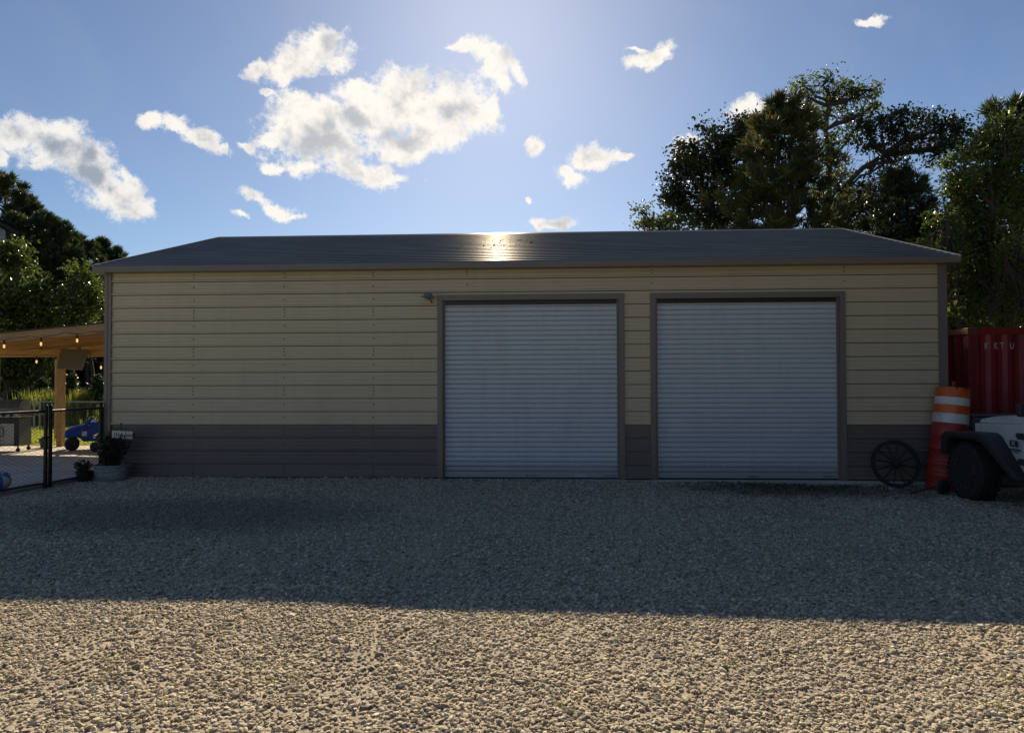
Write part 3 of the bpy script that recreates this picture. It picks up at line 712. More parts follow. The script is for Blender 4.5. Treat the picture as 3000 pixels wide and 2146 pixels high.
def pine_meshes(h, base, rad, nbr, tuft, mat, per=16, nl=.30, shape=1.0, tight=1.):
    """trunk and crown meshes of a pine with open, tufted boughs"""
    wd = MB(); tp = wob_path((0, 0, -.1), (random.uniform(-.2, .2), random.uniform(-.2, .2), h), 8, .006)
    wd.tube(tp, [h * .014 * (1 - .88 * i / 8) + .015 for i in range(9)], 8)
    C_ = []; A_ = []
    for i in range(nbr):
        f = (i + random.random()) / nbr; z = base + (h - base) * f ** .92
        L_ = rad * (1 - f) ** (.62 * shape) * random.uniform(.55, 1.1) * (.55 + .45 * min(1, f * 5)) + .25
        a = i * 2.4 + random.uniform(-.4, .4); rise = .10 + .55 * f + random.uniform(-.15, .2)
        s_ = Vector((0, 0, z)); e_ = s_ + Vector((math.cos(a) * L_, math.sin(a) * L_, L_ * rise)); md = s_.lerp(e_, .5) - Vector((0, 0, L_ * .05))
        wd.tube([s_, md, e_], [.035 * (1 - f) + .014, .02 * (1 - f) + .01, .008], 4, cap=False)
        nt = max(3, int(tuft * (L_ / rad + .25)))
        for j in range(nt):
            t_ = random.uniform(.25, 1.03) ** .8; q = (s_.lerp(md, t_ * 2) if t_ < .5 else md.lerp(e_, t_ * 2 - 1))
            off_ = Vector((random.gauss(0, 1), random.gauss(0, 1), random.gauss(0, .45) + .15)) * (.09 + .16 * L_ * (1.1 - t_ * .6)) * tight
            C_.append(q + off_); A_.append(((e_ - s_).normalized() * .55 + off_.normalized() * .4 + Vector((0, 0, .75))).normalized())
    for j in range(10):
        C_.append(Vector((random.gauss(0, .10), random.gauss(0, .10), h - .12 * j + .1))); A_.append(Vector((0, 0, 1)))
    C_ = np.array(C_); A_ = np.array(A_); k_ = len(C_); n = k_ * per
    ax = np.repeat(A_, per, 0) * .85 + RNG.normal(size=(n, 3)) * .48; ax /= np.linalg.norm(ax, axis=1, keepdims=True)
    ls = nl * RNG.uniform(.7, 1.2, n)
    c = np.repeat(C_, per, 0) + ax * (ls * .5)[:, None] + RNG.normal(size=(n, 3)) * .05
    nrm = np.cross(ax, unit(n)); nrm /= np.linalg.norm(nrm, axis=1, keepdims=True)
    tn = np.repeat(np.clip(RNG.normal(.4, .28, k_), 0, 1), per) + RNG.normal(0, .12, n)
    return wd.mesh('trunk', M['bark'], True), leaf_mesh('crown', c, nrm, ax, ls, ls * .12, tn, mat, .1)
def pine(meshes, h0, label, px_top, py_top, Yp, name='pine_tree', group=None, rot=0., wide=1.):
    q = atY(px_top, py_top, Yp); bz = gz(q.x, Yp); s_ = (q.z - bz) / h0
    t = empty(name, (q.x, Yp, bz), (0, 0, rot), label, 'tree', group); t.scale = (s_ * wide, s_ * wide, s_)
    link_mesh('trunk', meshes[0], t); link_mesh('crown', meshes[1], t); return t

# right of the garage, back to front
GR = 'trees behind the garage and the red container'
broadleaf('oak_tree', 'dark rounded oak rising over the roof, leftmost of the big right-hand trees', 17.5, 2090,
    [(2015,470,55,60),(2075,430,70,62),(2150,395,62,52),(2200,370,40,34),(1985,545,48,70),(2060,530,85,80),(2150,500,80,90),(2010,620,70,60),(2110,630,95,70),(2200,600,70,90),(1965,590,30,30),(2230,440,45,60),(2090,760,120,90)],
    M['leaf_oak'], leaf=.16, per=46, trunk=.24, group=GR)
broadleaf('sapling_tree', 'small light-leaved tree just peeping over the roof at the lower left of the oak', 14.5, 1900,
    [(1880,618,24,14),(1900,640,30,18),(1935,655,28,16),(1960,640,22,14),(2010,650,40,24),(1880,655,16,14),(1950,700,60,45)], M['leaf_gum'], leaf=.11, per=26, crad=.26, trunk=.07, group=GR)
tb = atY(2440, 1111, 19).x
def at_l(px, py, Y, bx): 
    q = atY(px, py, Y); return (q.x - bx, 0, q.z - gz(bx, Y))
broadleaf('sweetgum_tree', 'tall open sweetgum whose airy top stands above all the other trees', 19, 2440,
    [(2350,250,34,26),(2365,285,30,26),(2420,235,28,24),(2455,255,38,26),(2480,300,34,26),(2440,285,26,20),(2530,275,44,20),(2500,265,26,16),(2555,262,24,12),(2345,330,32,26),(2375,345,30,30),(2475,345,36,24),(2530,335,44,22),(2560,310,22,14),
     (2360,400,40,36),(2420,330,26,24),(2440,420,40,34),(2400,470,60,40),(2490,400,50,30),(2380,560,70,50),(2470,520,50,50),(2440,640,90,60),(2330,470,50,46)],
    M['leaf_gum'], leaf=.14, per_m2=2.0, per=30, crad=.30, trunk=.17, group=GR, depth=.7,
    trunk_path=[(0, 0, -.1), at_l(2432, 760, 19, tb), at_l(2425, 600, 19, tb), at_l(2430, 480, 19, tb), at_l(2418, 380, 19, tb), at_l(2428, 310, 19, tb), at_l(2424, 250, 19, tb)])
tb = atY(2440, 1111, 17).x
broadleaf('bent_oak_tree', 'spreading oak with a bare curved limb leaning right against the sky', 17, 2440,
    [(2530,370,45,36),(2580,350,40,30),(2560,420,60,40),(2640,345,48,34),(2700,350,46,34),(2650,400,60,40),(2720,405,50,36),(2765,375,46,34),(2800,360,26,24),(2690,450,60,34),(2770,430,50,40),(2620,470,40,26),(2560,500,30,30),
     (2490,560,50,50),(2520,610,60,50),(2560,560,34,44),(2460,640,60,50),(2540,660,70,44),(2820,420,40,46)],
    M['leaf_oak'], leaf=.15, per_m2=2.3, per=36, crad=.32, trunk=.16, group=GR, depth=.75,
    trunk_path=[(0, 0, -.1), at_l(2436, 680, 17, tb), at_l(2445, 600, 17, tb), at_l(2480, 540, 17, tb), at_l(2530, 490, 17, tb), at_l(2590, 455, 17, tb), at_l(2660, 410, 17, tb)])
P_right = pine_meshes(11.5, 3.2, 3.0, 84, 15, M['needle_y'], per=40, nl=.36, tight=.7)
pine(P_right, 11.5, 'bushy olive pine in front of the oak, its candle tips reaching past the roof ridge', 2292, 318, 13.2, group=GR)
P_back = pine_meshes(9.5, 1.5, 2.6, 76, 14, M['needle'], per=38, nl=.34, tight=.7)
pine(P_back, 9.5, 'shadowed pine behind the right end of the garage roof', 2640, 520, 13.6, group=GR, rot=1.)
pine(P_back, 9.5, 'narrow pine showing above the green tree at the right edge', 2968, 330, 14.5, group=GR, rot=2.4)
broadleaf('tulip_tree', 'bright green leafy tree at the right edge behind the red container', 9.5, 2920,
    [(2860,440,60,44),(2910,390,50,40),(2960,380,50,40),(2820,500,60,50),(2890,500,70,60),(2970,470,70,60),(2790,560,50,40),(2850,590,80,60),(2950,580,90,70),(3050,520,90,90),(2760,640,50,44),(2830,690,80,60),(2930,690,90,70),(3040,660,90,80),
     (2790,770,50,50),(2870,800,80,70),(2970,800,90,70),(2810,890,60,60),(2900,910,90,70),(3000,910,90,70),(2940,400,30,30)],
    M['leaf_gum'], leaf=.12, per_m2=3.0, per=44, crad=.30, trunk=.18, group=GR, depth=.8)
broadleaf('holly_tree', 'yellow-green bush low behind the right end of the roof', 8.2, 2800,
    [(2775,640,22,26),(2790,690,30,34),(2765,720,30,26),(2800,740,28,30),(2790,800,34,44),(2780,880,34,50),(2700,720,30,20),(2730,745,30,20)], M['leaf_light'], leaf=.10, per_m2=3.5, per=34, crad=.22, trunk=.06, group=GR)
broadleaf('dogwood_tree', 'yellow-tinged small tree hanging over the red container at the right edge', 7.8, 2985,
    [(2960,690,34,24),(2990,720,34,26),(2940,740,26,20),(2970,780,30,24),(3010,800,40,36),(2960,860,30,26),(3000,900,40,40),(2880,955,20,12)], M['leaf_light'], leaf=.10, per_m2=3.5, per=32, crad=.22, trunk=.06, group=GR)
broadleaf('undergrowth_tree', 'dark leafy tree closing the gap between garage and red container', 11.8, 2800,
    [(2640,640,70,50),(2700,660,70,60),(2770,700,80,70),(2720,760,80,60),(2800,800,70,80),(2780,900,70,80),(2860,880,80,90),(2800,980,70,60),(2600,690,60,40),(2960,900,100,110),(2900,1000,90,60)],
    M['leaf_oak'], leaf=.15, per_m2=3.0, per=44, crad=.36, trunk=.14, group=GR)

# left of the garage
GL = 'pines behind the lawn'
P_a = pine_meshes(14., 5.0, 3.1, 58, 6, M['needle'], per=46, nl=.60, tight=.42)
P_b = pine_meshes(14., 3.5, 2.6, 64, 6, M['needle'], per=44, nl=.56, shape=1.25, tight=.42)
for i, (px, py, Yp, mm, lb, wd) in enumerate([
    (8, 530, 33, P_a, 'tallest dark pine, cut by the left edge of the picture', 1.0), (86, 590, 34, P_b, 'pine with a pointed top just right of the tallest one', 1.0), (124, 640, 32, P_a, 'broad pine third from the left edge above the maple', .9),
    (161, 652, 35, P_b, 'pine with a blunt top fourth from the left edge', .95), (188, 664, 33, P_a, 'fifth pine from the left edge, beside the blunt-topped one', .8), (218, 697, 36, P_b, 'sixth pine from the left edge, lower than its neighbours', .9),
    (259, 722, 35, P_a, 'low pine to the left of the garage eave corner', .9), (301, 710, 37, P_b, 'pine right at the garage eave corner', .85), (342, 737, 38, P_a, 'last pine on the left, peeping over the garage roof slope', .8), (40, 640, 31, P_b, 'dark pine filling the gap behind the house corner', 1.1), (400, 790, 38, P_b, 'pine hidden behind the left end of the garage roof', .9)]):
    pine(mm, 14., lb, px, py, Yp, group=GL, rot=i * 1.3, wide=wd)
broadleaf('maple_tree', 'sunlit leafy maple at the left edge above the patio roof', 17.5, 30,
    [(20,730,60,36),(60,770,50,44),(-30,760,70,60),(10,830,80,60),(90,830,46,50),(120,880,50,36),(60,900,80,46),(150,920,34,24),(-20,900,90,60),(30,960,90,50),(120,950,50,30),(60,1040,70,40),(110,1065,40,24),(0,1070,80,50),(50,1110,60,26),(130,1010,40,30),(20,1140,60,22)],
    M['leaf_maple'], leaf=.19, per_m2=2.6, per=36, crad=.36, trunk=.18)
broadleaf('young_maple_tree', 'smaller leafy tree with glinting leaves between the maple and the garage corner', 19.5, 225,
    [(225,790,34,30),(245,820,34,34),(215,840,40,36),(255,870,36,36),(230,900,44,36),(195,870,26,30),(210,930,34,24),(260,930,30,26),(285,880,22,26)],
    M['leaf_maple'], leaf=.19, per_m2=2.6, per=34, crad=.34, trunk=.10)
broadleaf('cedar_tree', 'dark small cedar low beside the garage corner trim', 23, 275, [(290,830,28,40),(280,900,40,40),(250,960,60,40),(290,980,40,50),(230,1010,60,40)], M['shrub'], leaf=.17, per_m2=2.8, per=36, crad=.4, trunk=.10)
# cone-shaped shrubs beyond the far fence
def cone_shrub(label, px, Yp, py0, py1, rpx, mat, dense=60):
    q = atY(px, py0, Yp); b_ = atY(px, py1, Yp); bz = gz(q.x, Yp); H = q.z - bz; r_ = rpx / F_PX * (Yp + CAM_D)
    t = empty('conifer_shrub', (q.x, Yp, bz), label=label, cat='shrub', group='cone-shaped shrubs beyond the far fence')
    n = dense * 6; f = RNG.uniform(0, 1, n) ** 1.5; a = RNG.uniform(0, 6.283, n); rr = r_ * (1 - f) ** .8 * RNG.uniform(.5, 1.1, n)
    cl = np.stack([np.cos(a) * rr, np.sin(a) * rr, .12 + f * (H - .15)], 1)
    MB().tube([(0, 0, -.05), (0, 0, H * .85)], [.06, .015], 6).build('stem', M['bark'], t)
    link_mesh('foliage', leaves_at(cl, 16, .13, .12, mat, 'foliage', droop=-.4), t)
cone_shrub('cone-shaped evergreen shrub just right of the wooden post', 209, 15.2, 1098, 1195, 26, M['shrub'])
cone_shrub('wide evergreen shrub beside the garage corner trim beyond the fence', 287, 15.0, 1100, 1195, 30, M['shrub'])
cone_shrub('evergreen shrub left of the wooden post beyond the fence', 125, 15.8, 1112, 1195, 24, M['shrub'])
cone_shrub('small dark shrub behind the grill lid', 40, 15.4, 1148, 1195, 20, M['shrub'])
# woods closing the view behind, plus unseen ones added to cut sky light
def woods(name, label, x0, x1, y0, y1, h, n, mat, L_):
    x = RNG.uniform(x0, x1, n); y = RNG.uniform(y0, y1, n); hh_ = h * (.75 + .25 * np.sin(x * .9 + 1.3 * np.sin(x * .37)))
    z = RNG.uniform(0, 1, n) ** .8 * hh_
    c = np.stack([x, y, z], 1) + RNG.normal(0, .2, (n, 3)); nrm = unit(n); ax = np.cross(nrm, unit(n)); ax /= np.linalg.norm(ax, axis=1, keepdims=True)
    tag(link_mesh(name, leaf_mesh(name, c, nrm, ax, L_ * RNG.uniform(.6, 1.3, n), L_ * .6, RNG.uniform(0, .7, n), mat)), label, 'woods', kind='stuff')
woods('woods', 'dark woods closing the view behind the lawn and pines', -75, -16, 39, 46, 8.5, 52000, M['leaf_oak'], .55)
woods('woods', 'dark woods behind the red container and the big trees', 9, 46, 23, 29, 7.5, 40000, M['leaf_oak'], .45)
woods('woods', 'unseen dark woods added behind the camera to block sky light', 2, 45, -36, -29, 14, 30000, M['leaf_oak'], .75)  # added out of view to block the low sky behind the camera
woods('woods', 'unseen dark woods added right of the yard to darken that side', 11.2, 15, -26, 1, 13, 34000, M['leaf_oak'], .7)  # added out of view so the right of the yard gets less sky
# grass
n = 60000; x = RNG.uniform(-24, -8.2, n); y = RNG.uniform(5.0, 14.2, n)
ok = (y > 5.9) | (x < -15.4); x, y = x[ok], y[ok]
tag(link_mesh('lawn_grass', grass_mesh('lawn_grass', x, y, np.zeros(len(x)), RNG.uniform(.03, .075, len(x)), .016, M['blade'], .5)), 'short sunlit lawn grass behind the patio', 'grass', kind='stuff')
cs = []
for px, w_, n_ in ((70, 16, 320), (85, 14, 320), (20, 18, 260), (150, 12, 420), (158, 10, 320), (246, 10, 420), (252, 8, 360), (180, 14, 200), (225, 10, 160), (300, 20, 200), (120, 16, 180)):
    q = atY(px, 1190, 14.6); s_ = w_ / F_PX * 27
    cs.append(np.stack([RNG.normal(q.x, s_, n_), RNG.normal(14.6, .35, n_), RNG.uniform(.45, 1., n_) * (1.3 if px in (150, 246, 252, 85) else .75)], 1))
cs = np.concatenate(cs)
n = 2600; x = RNG.uniform(-24, -13.5, n); cs = np.concatenate([cs, np.stack([x, RNG.uniform(13.2, 15.6, n), RNG.uniform(.15, .38, n)], 1)])
tag(link_mesh('tall_grass', grass_mesh('tall_grass', cs[:, 0], cs[:, 1], np.zeros(len(cs)), cs[:, 2] * 1.15, .05, M['tallgrass'], .16)), 'tall yellow-green grass growing behind the far fence', 'grass', kind='stuff')
# weeds by the right door and in the yard
n = 2600; x = np.concatenate([RNG.normal(3.9, 1.0, 1900), RNG.normal(6.0, .5, 300), RNG.normal(-1.6, 2.5, 400)]); y = np.concatenate([-.12 - np.abs(RNG.normal(0, .55, 1900)), RNG.normal(-.6, .25, 300), -.1 - np.abs(RNG.normal(0, .06, 400))])
tag(link_mesh('weeds', grass_mesh('weeds', x, y, gz_np(x, y), RNG.uniform(.02, .075, n), .012, M['weed'], .7)), 'low weeds and moss in the gravel along the garage base', 'weeds', kind='stuff')
n = 900; cxs = RNG.uniform(-4, 4, 60); cys = RNG.uniform(-9.4, -5.5, 60); i_ = RNG.integers(0, 60, n)
x = cxs[i_] + RNG.normal(0, .05, n); y = cys[i_] + RNG.normal(0, .05, n)
tag(link_mesh('dry_grass', grass_mesh('dry_grass', x, y, gz_np(x, y), RNG.uniform(.02, .06, n), .005, M['tallgrass'], .8)), 'thin dry grass tufts poking out of the sunlit gravel', 'grass', kind='stuff')

# ------------------------------------------------------------------ house corner far left
hq = atY(15, 674, 25)
hs = empty('house', (hq.x, 25, gz(hq.x, 25)), (0, 0, R(52)), 'pale sided house corner with dark roof edge at the left edge of the picture', 'house')
rz = hq.z - hs.location.z
wl = MB().box2((-9, 0, 0), (0, 7, rz)).build('wall', M['housewall'], hs)
cm = MB().prism([(-.005, 0), (-.05, .01), (-.015, .25), (-.005, .25)], -9, .012).mesh('siding_board', M['housewall'])
zz = .2
while zz + .25 < rz:
    o = link_mesh('siding_board', cm, wl); o.location = (0, 0, zz); zz += .25
MB().prism([(.55, rz - .22), (-4.5, rz + 2.2), (-9.55, rz - .22), (-9.55, rz - .06), (-4.5, rz + 2.4), (.55, rz - .06)], -.35, 7.3, 'Y').build('roof', M['houseroof'], hs)
MB().prism([(-.02, rz + .001), (-4.5, rz + 2.1), (-8.98, rz + .001)], .002, 6.99, 'Y').build('gable', M['housewall'], hs)

# ------------------------------------------------------------------ patio cover
YF, YB = 2.4, 7.6
pL = atY(0, 977, YF); pR = atY(307, 948, YF); slope = (pR.z - pL.z) / (pR.x - pL.x)
XO = -14.2; XI = -7.885
def rzat(x): return pR.z + (x - pR.x) * slope
pc = empty('patio_cover', (-11, 5, .045), label='lean-to patio cover of new pine timber on the left side of the garage', cat='patio cover')
RH = .175
for i, yy in enumerate(np.arange(YF, YB + .01, 1.04)):
    rh = RH if i == 0 else .115
    MB().beam((XO, yy, rzat(XO) - rh / 2 - .012), (XI - .045, yy, rzat(XI - .045) - rh / 2 - .012), .042, rh).build('rafter', M['wood'], pc, world=True, bevel=.004)
for i in range(26):
    xx = XO + .12 + i * .245
    if xx > XI - .1: break
    MB().prism([(xx - .12, rzat(xx - .12) - .011), (xx + .12, rzat(xx + .12) - .011), (xx + .12, rzat(xx + .12) + .007), (xx - .12, rzat(xx - .12) + .007)], YF - .03, YB + .03, 'Y').build('deck_board', M['deck'], pc, world=True)
MB().prism([(XO - .06, rzat(XO - .06) + .020), (XI - .004, rzat(XI) + .026), (XI - .004, rzat(XI) + .031), (XO - .06, rzat(XO - .06) + .026)], YF - .06, YB + .06, 'Y').build('roof_sheet', M['roof'], pc, world=True)
MB().box2((XI - .044, YF - .02, rzat(XI) - .26), (XI - .003, YB, rzat(XI) - .03)).build('ledger', M['wood'], pc, world=True)
pp = atY(177.5, 1312, 5.17); pbz = .045
bt = 2.50
MB().box2((XO, 5.10, bt - .19), (XI - .046, 5.24, bt - .003)).build('beam', M['wood'], pc, world=True, bevel=.004)
for xx in np.arange(XO + .3, XI - .2, 1.0):   # blocking on top of the beam up to the deck
    MB().box2((xx - .02, 5.12, bt), (xx + .02, 5.22, rzat(xx) - .03)).build('blocking', M['woodv'], pc, world=True)
post_me = MB().box((0, 0, (bt - .19 - pbz) / 2), (.14, .14, bt - .19 - pbz - .004)).mesh('post', M['woodv'])
for x_, y_ in ((pp.x, 5.17), (XO + .1, 5.17)):
    o = link_mesh('post', post_me, pc); o.location = (x_ + 11, y_ - 5, .002)
for y_ in (2.5, 7.5):
    h_ = rzat(XO + .1) - RH - .02 - .045
    MB().box2((XO + .03, y_ - .07, .047), (XO + .17, y_ + .07, .045 + h_)).build('post', M['woodv'], pc, world=True)
# panel fixed near the top of the post
q = [atY(a, b, Y_) for a, b, Y_ in ((179, 1020, 5.06), (254, 1026, 4.86), (237.6, 1082.5, 4.76), (165, 1079.5, 4.95))]
nq = (q[1] - q[0]).cross(q[3] - q[0]).normalized()
if nq.y > 0: nq = -nq
pan = empty('mounted_panel', tuple(sum(q, Vector()) / 4), label='flat olive-grey panel tilted at the top of the wooden patio post', cat='panel')
MB().add([tuple(v_) for v_ in q] + [tuple(v_ - nq * .05) for v_ in q], [(0, 1, 2, 3), (7, 6, 5, 4), (0, 4, 5, 1), (1, 5, 6, 2), (2, 6, 7, 3), (3, 7, 4, 0)]).build('face', M['panel'], pan, world=True, bevel=.006)
MB().tube([tuple(sum(q, Vector()) / 4 - nq * .05), (pp.x + .0, 5.10, 2.22)], .02, 8).build('bracket', M['dark'], pan, world=True)
# string lights
bulbm = bpy.data.materials.new('warm_bulb'); bulbm.use_nodes = True; k = NT(bulbm.node_tree); p = k.n['Principled BSDF']
p.inputs['Base Color'].default_value = (.9, .6, .25, 1); p.inputs['Emission Color'].default_value = (1, .55, .16, 1); p.inputs['Emission Strength'].default_value = .6
nzb = k.noise(k.new('ShaderNodeTexCoord').outputs['Object'], 30, 2); k.put(p.inputs['Roughness'], k.ramp(nzb.outputs['Fac'], .3, .7, .1, .25))
def string_light(label, pts_px, Yp, ends):
    P_ = [atY(a, b, Yp) for a, b in pts_px]
    t = empty('string_light', tuple(P_[0]), label=label, cat='string light')
    path = [Vector(ends[0])]
    for v_ in P_: path += [v_ + Vector((-.25, 0, .165)), v_ + Vector((0, 0, .125)), v_ + Vector((.25, 0, .165))]
    path.append(Vector(ends[1])); MB().tube(path, .006, 5).build('cable', M['dark'], t, world=True)
    for v_ in P_:
        s_ = MB().lathe([(.012, .0), (.018, .03), (.018, .08), (.012, .10)], 10, Matrix.Translation(v_ + Vector((0, 0, .03)))).build('socket', M['dark'], t, world=True, smooth=True)
        MB().lathe([(.005, -.05), (.016, -.038), (.022, -.012), (.020, .01), (.012, .03)], 12, Matrix.Translation(v_)).build('bulb', bulbm, t, world=True, smooth=True)
y1 = YF - .10
string_light('string of warm bulbs hanging along the front board of the patio cover', [(-100, 1018), (12, 1013), (120, 1006), (226, 996)], y1, ((XO, y1, rzat(XO) - .2), (XI - .05, y1, rzat(XI) - .26)))
string_light('string of small bulbs hanging under the back beam of the patio cover', [(-60, 1060), (107, 1058), (296, 1075)], 5.0, ((XO, 5.0, 2.36), (XI - .06, 5.0, 2.36)))

# ------------------------------------------------------------------ chain-link fence and gate in black
def chain_mesh(length, h, p_, r_, z0=.06):
    mb = MB(); n = int(length / p_)
    for i in range(n):
        s0 = (i + .5) * p_; pts_ = []; k_ = int((h - z0) / (p_ * .5))
        for j in range(k_ + 1): pts_.append((s0 + (p_ / 2 if (i + j) % 2 else -p_ / 2) , .003 * (1 if j % 2 else -1), z0 + j * p_ * .5))
        mb.tube(pts_, r_, 3, cap=False)
    return mb
def diag_fence(name, label, cat, A, B, h, mat, p_=.056, r_=.0030, posts=(1, 1), post_r=.03, rails=True, inner=False, wire=None):
    A = Vector(A); B = Vector(B); d = B - A; L_ = d.length
    t = empty(name, tuple(A), (0, 0, math.atan2(d.y, d.x)), label, cat)
    if posts[0]: MB().lathe([(post_r, -.1), (post_r, h + .02), (post_r * 1.15, h + .025), (post_r * 1.1, h + .05), (post_r * .5, h + .075)], 12).build('post', mat, t, smooth=True)
    if posts[1]: MB().lathe([(post_r, -.1), (post_r, h + .02), (post_r * 1.15, h + .025), (post_r * 1.1, h + .05), (post_r * .5, h + .075)], 12, Matrix.Translation((L_, 0, 0))).build('post', mat, t, smooth=True)
    MB().tube([(post_r, 0, h - .03), (L_ - post_r, 0, h - .03)], .021, 10).build('top_rail', mat, t, smooth=True)
    MB().tube([(post_r, 0, .075), (L_ - post_r, 0, .075)], .016, 10).build('bottom_rail', mat, t, smooth=True)
    m = chain_mesh(L_ - 2 * post_r, h - .04, p_, r_); m.v = [(a + post_r, b, c_) for a, b, c_ in m.v]
    m.build('wire_mesh', wire or mat, t)
    for zz_ in (.25, h * .5, h - .15):
        for xx_ in ((0,) if posts[0] else ()) + ((L_,) if posts[1] else ()):
            MB().lathe([(post_r + .004, -.012), (post_r + .004, .012)], 10, Matrix.Translation((xx_, 0, zz_))).build('clamp', mat, t)
    return t
FA = (-7.905, -.075, 0.); FB = (-7.99, -1.22, 0.); FB2 = (-8.0, -1.31, .0); FC = (-8.42, -3.9, 0.)
diag_fence('chain_link_gate', 'black chain-link gate leaf between its latch post and the garage corner', 'gate', FA, FB, 1.25, M['vinyl'])
fl = diag_fence('chain_link_fence', 'black chain-link fence panel running to the left edge in front of the patio', 'fence', FB2, FC, 1.25, M['vinyl'], posts=(1, 1))
MB().box((-.02, 0, .80), (.16, .035, .03)).build('latch', M['dark'], fl)
MB().lathe([(.028, -.1), (.028, 1.2), (.034, 1.21), (.03, 1.24)], 12, Matrix.Translation((-7.945, .06, 0))).build('wall_post', M['vinyl'], None, smooth=True)
wp = bpy.data.objects['wall_post']; wp.name = 'fence_post'; tag(wp, 'short black post right against the garage corner trim', 'fence post')
# far galvanised fence
fy = 11.9
xs_ = [atY(a, 1200, fy).x for a in (-220, 100, 119, 310)] 
diag_fence('chain_link_fence', 'grey galvanised chain-link fence beyond the lawn, left of its pair of posts', 'fence', (xs_[0], fy, 0), (xs_[1], fy, 0), 1.0, M['galv'], p_=.09, r_=.0035)
diag_fence('chain_link_fence', 'grey galvanised chain-link fence beyond the lawn, between the post pair and the garage', 'fence', (xs_[2], fy - .05, 0), (xs_[3] + .8, fy - .3, 0), 1.0, M['galv'], p_=.09, r_=.0035)

# ------------------------------------------------------------------ things on the patio
SZ = .047
def lathe_obj(nm, prof, mat, parent, loc=(0, 0, 0), rot=None, n=24, smooth=True):
    Mx = Matrix.Translation(loc)
    if rot is not None: Mx = Mx @ Euler(rot).to_matrix().to_4x4()
    return MB().lathe(prof, n, Mx).build(nm, mat, parent, smooth=smooth)
# gas grill
gq = atY(30, 1328, 3.9)
gr = empty('gas_grill', (gq.x - .12, 3.95, SZ), (0, 0, R(8)), 'gas grill with dark lid and tan cabinet doors on the patio', 'grill')
MB().box2((-.40, -.24, .14), (.40, .26, .78)).build('cabinet', M['dark'], gr, bevel=.008)
for s_ in (-1, 1):
    dd_ = MB().box2((min(s_ * .004, s_ * .30), -.258, .17), (max(s_ * .004, s_ * .30), -.242, .66)).build('cabinet_door', M['tan'], gr, bevel=.004)
    MB().tube([(s_ * .02, -.275, .36), (s_ * .07, -.285, .37), (s_ * .08, -.285, .45), (s_ * .07, -.285, .56), (s_ * .02, -.275, .58)], .010, 6).build('door_handle', M['dark'], dd_)
MB().box2((-.42, -.27, .80), (.42, .25, .90)).build('control_panel', M['tan'], gr, bevel=.008)
for x_ in (-.25, -.08, .08, .25): lathe_obj('knob', [(.032, 0), (.03, .03), (.02, .036)], M['dark'], gr, (x_, -.271, .76 + .09), (R(90), 0, 0), 12)
for s_ in (-1, 1):
    MB().box2((min(s_ * .43, s_ * .72), -.22, .84), (max(s_ * .43, s_ * .72), .22, .88)).build('side_shelf', M['grillgrey'], gr, bevel=.006)
prof_ = [(-.26, .90), (-.27, 1.02), (-.20, 1.15), (-.06, 1.22), (.12, 1.21), (.24, 1.10), (.25, .90)]
MB().prism(prof_, -.40, .40).build('lid', M['grillgrey'], gr, bevel=.01, smooth=True)
MB().tube([(-.3, -.27, .99), (-.3, -.32, 1.0), (.3, -.32, 1.0), (.3, -.27, .99)], .012, 8).build('lid_handle', M['galv'], gr)
for x_ in (-.36, .36):
    for y_ in (-.2, .22):
        MB().tube([(x_, y_, .13), (x_, y_, .055)], .02, 8).build('leg', M['dark'], gr)
        lathe_obj('caster', [(.012, -.014), (.045, -.014), (.045, .014), (.012, .014)], M['rubber'], gr, (x_, y_, .046), (R(90), 0, 0), 14)
# ride-on toy car
tq = atY(252, 1316, 4.45)
tr = empty('ride_on_toy_car', (tq.x + .14, 4.55, SZ), (0, 0, R(214)), 'blue ride-on toy car parked on the patio beside the wooden post', 'toy car')
body = [(-.66, .20), (.24, .20), (.30, .30), (.62, .30), (.60, .46), (.48, .54), (.24, .60), (.12, .66), (-.66, .66)]
MB().prism(body, -.30, .30, 'Y').build('body', M['blue'], tr, bevel=.04, seg=3, smooth=True)
MB().prism([(.24, .58), (.06, .78), (.00, .78), (.12, .58)], -.27, .27, 'Y').build('windscreen_frame', M['blue'], tr, bevel=.015)
MB().box2((-.56, -.24, .655), (-.08, .24, .70)).build('seat', M['navy'], tr, bevel=.02)
MB().box((-.40, 0, .74), (.10, .44, .16), (0, R(-12), 0)).build('backrest', M['navy'], tr, bevel=.03)
MB().tube([(-.50, -.25, .62), (-.54, -.25, .80), (-.54, .25, .80), (-.50, .25, .62)], .025, 8).build('roll_bar', M['navy'], tr, smooth=True)
for s_ in (-1, 1):
    MB().box2((-.42, min(s_ * .302, s_ * .312), .26), (-.02, max(s_ * .302, s_ * .312), .48)).build('door_panel', M['blue'], tr, bevel=.01)
    MB().box((.14, s_ * .36, .56), (.05, .09, .07)).build('wing_mirror', M['navy'], tr, bevel=.012)
    lathe_obj('headlight', [(.055, 0), (.05, .02), (.02, .03)], M['signwhite'], tr, (.60, s_ * .19, .38), (0, R(90), 0), 14)
    MB().box2((.16, min(s_ * .303, s_ * .309), .34), (.26, max(s_ * .303, s_ * .309), .45)).build('sticker', M['letter'], tr)
    for x_ in (-.40, .46):
        wh = lathe_obj('wheel', [(.06, -.075), (.125, -.075), (.145, -.06), (.145, .06), (.125, .075), (.06, .075)], M['rubber'], tr, (x_, s_ * .29, .145), (R(90), 0, R(14) if x_ > 0 else 0), 24)
        lathe_obj('rim', [(.02, s_ * .060), (.05, s_ * .070), (.085, s_ * .084), (.100, s_ * .080), (.106, s_ * .074)], M['chrome'], wh, (x_, s_ * .29, .145), (R(90), 0, R(14) if x_ > 0 else 0), 20)
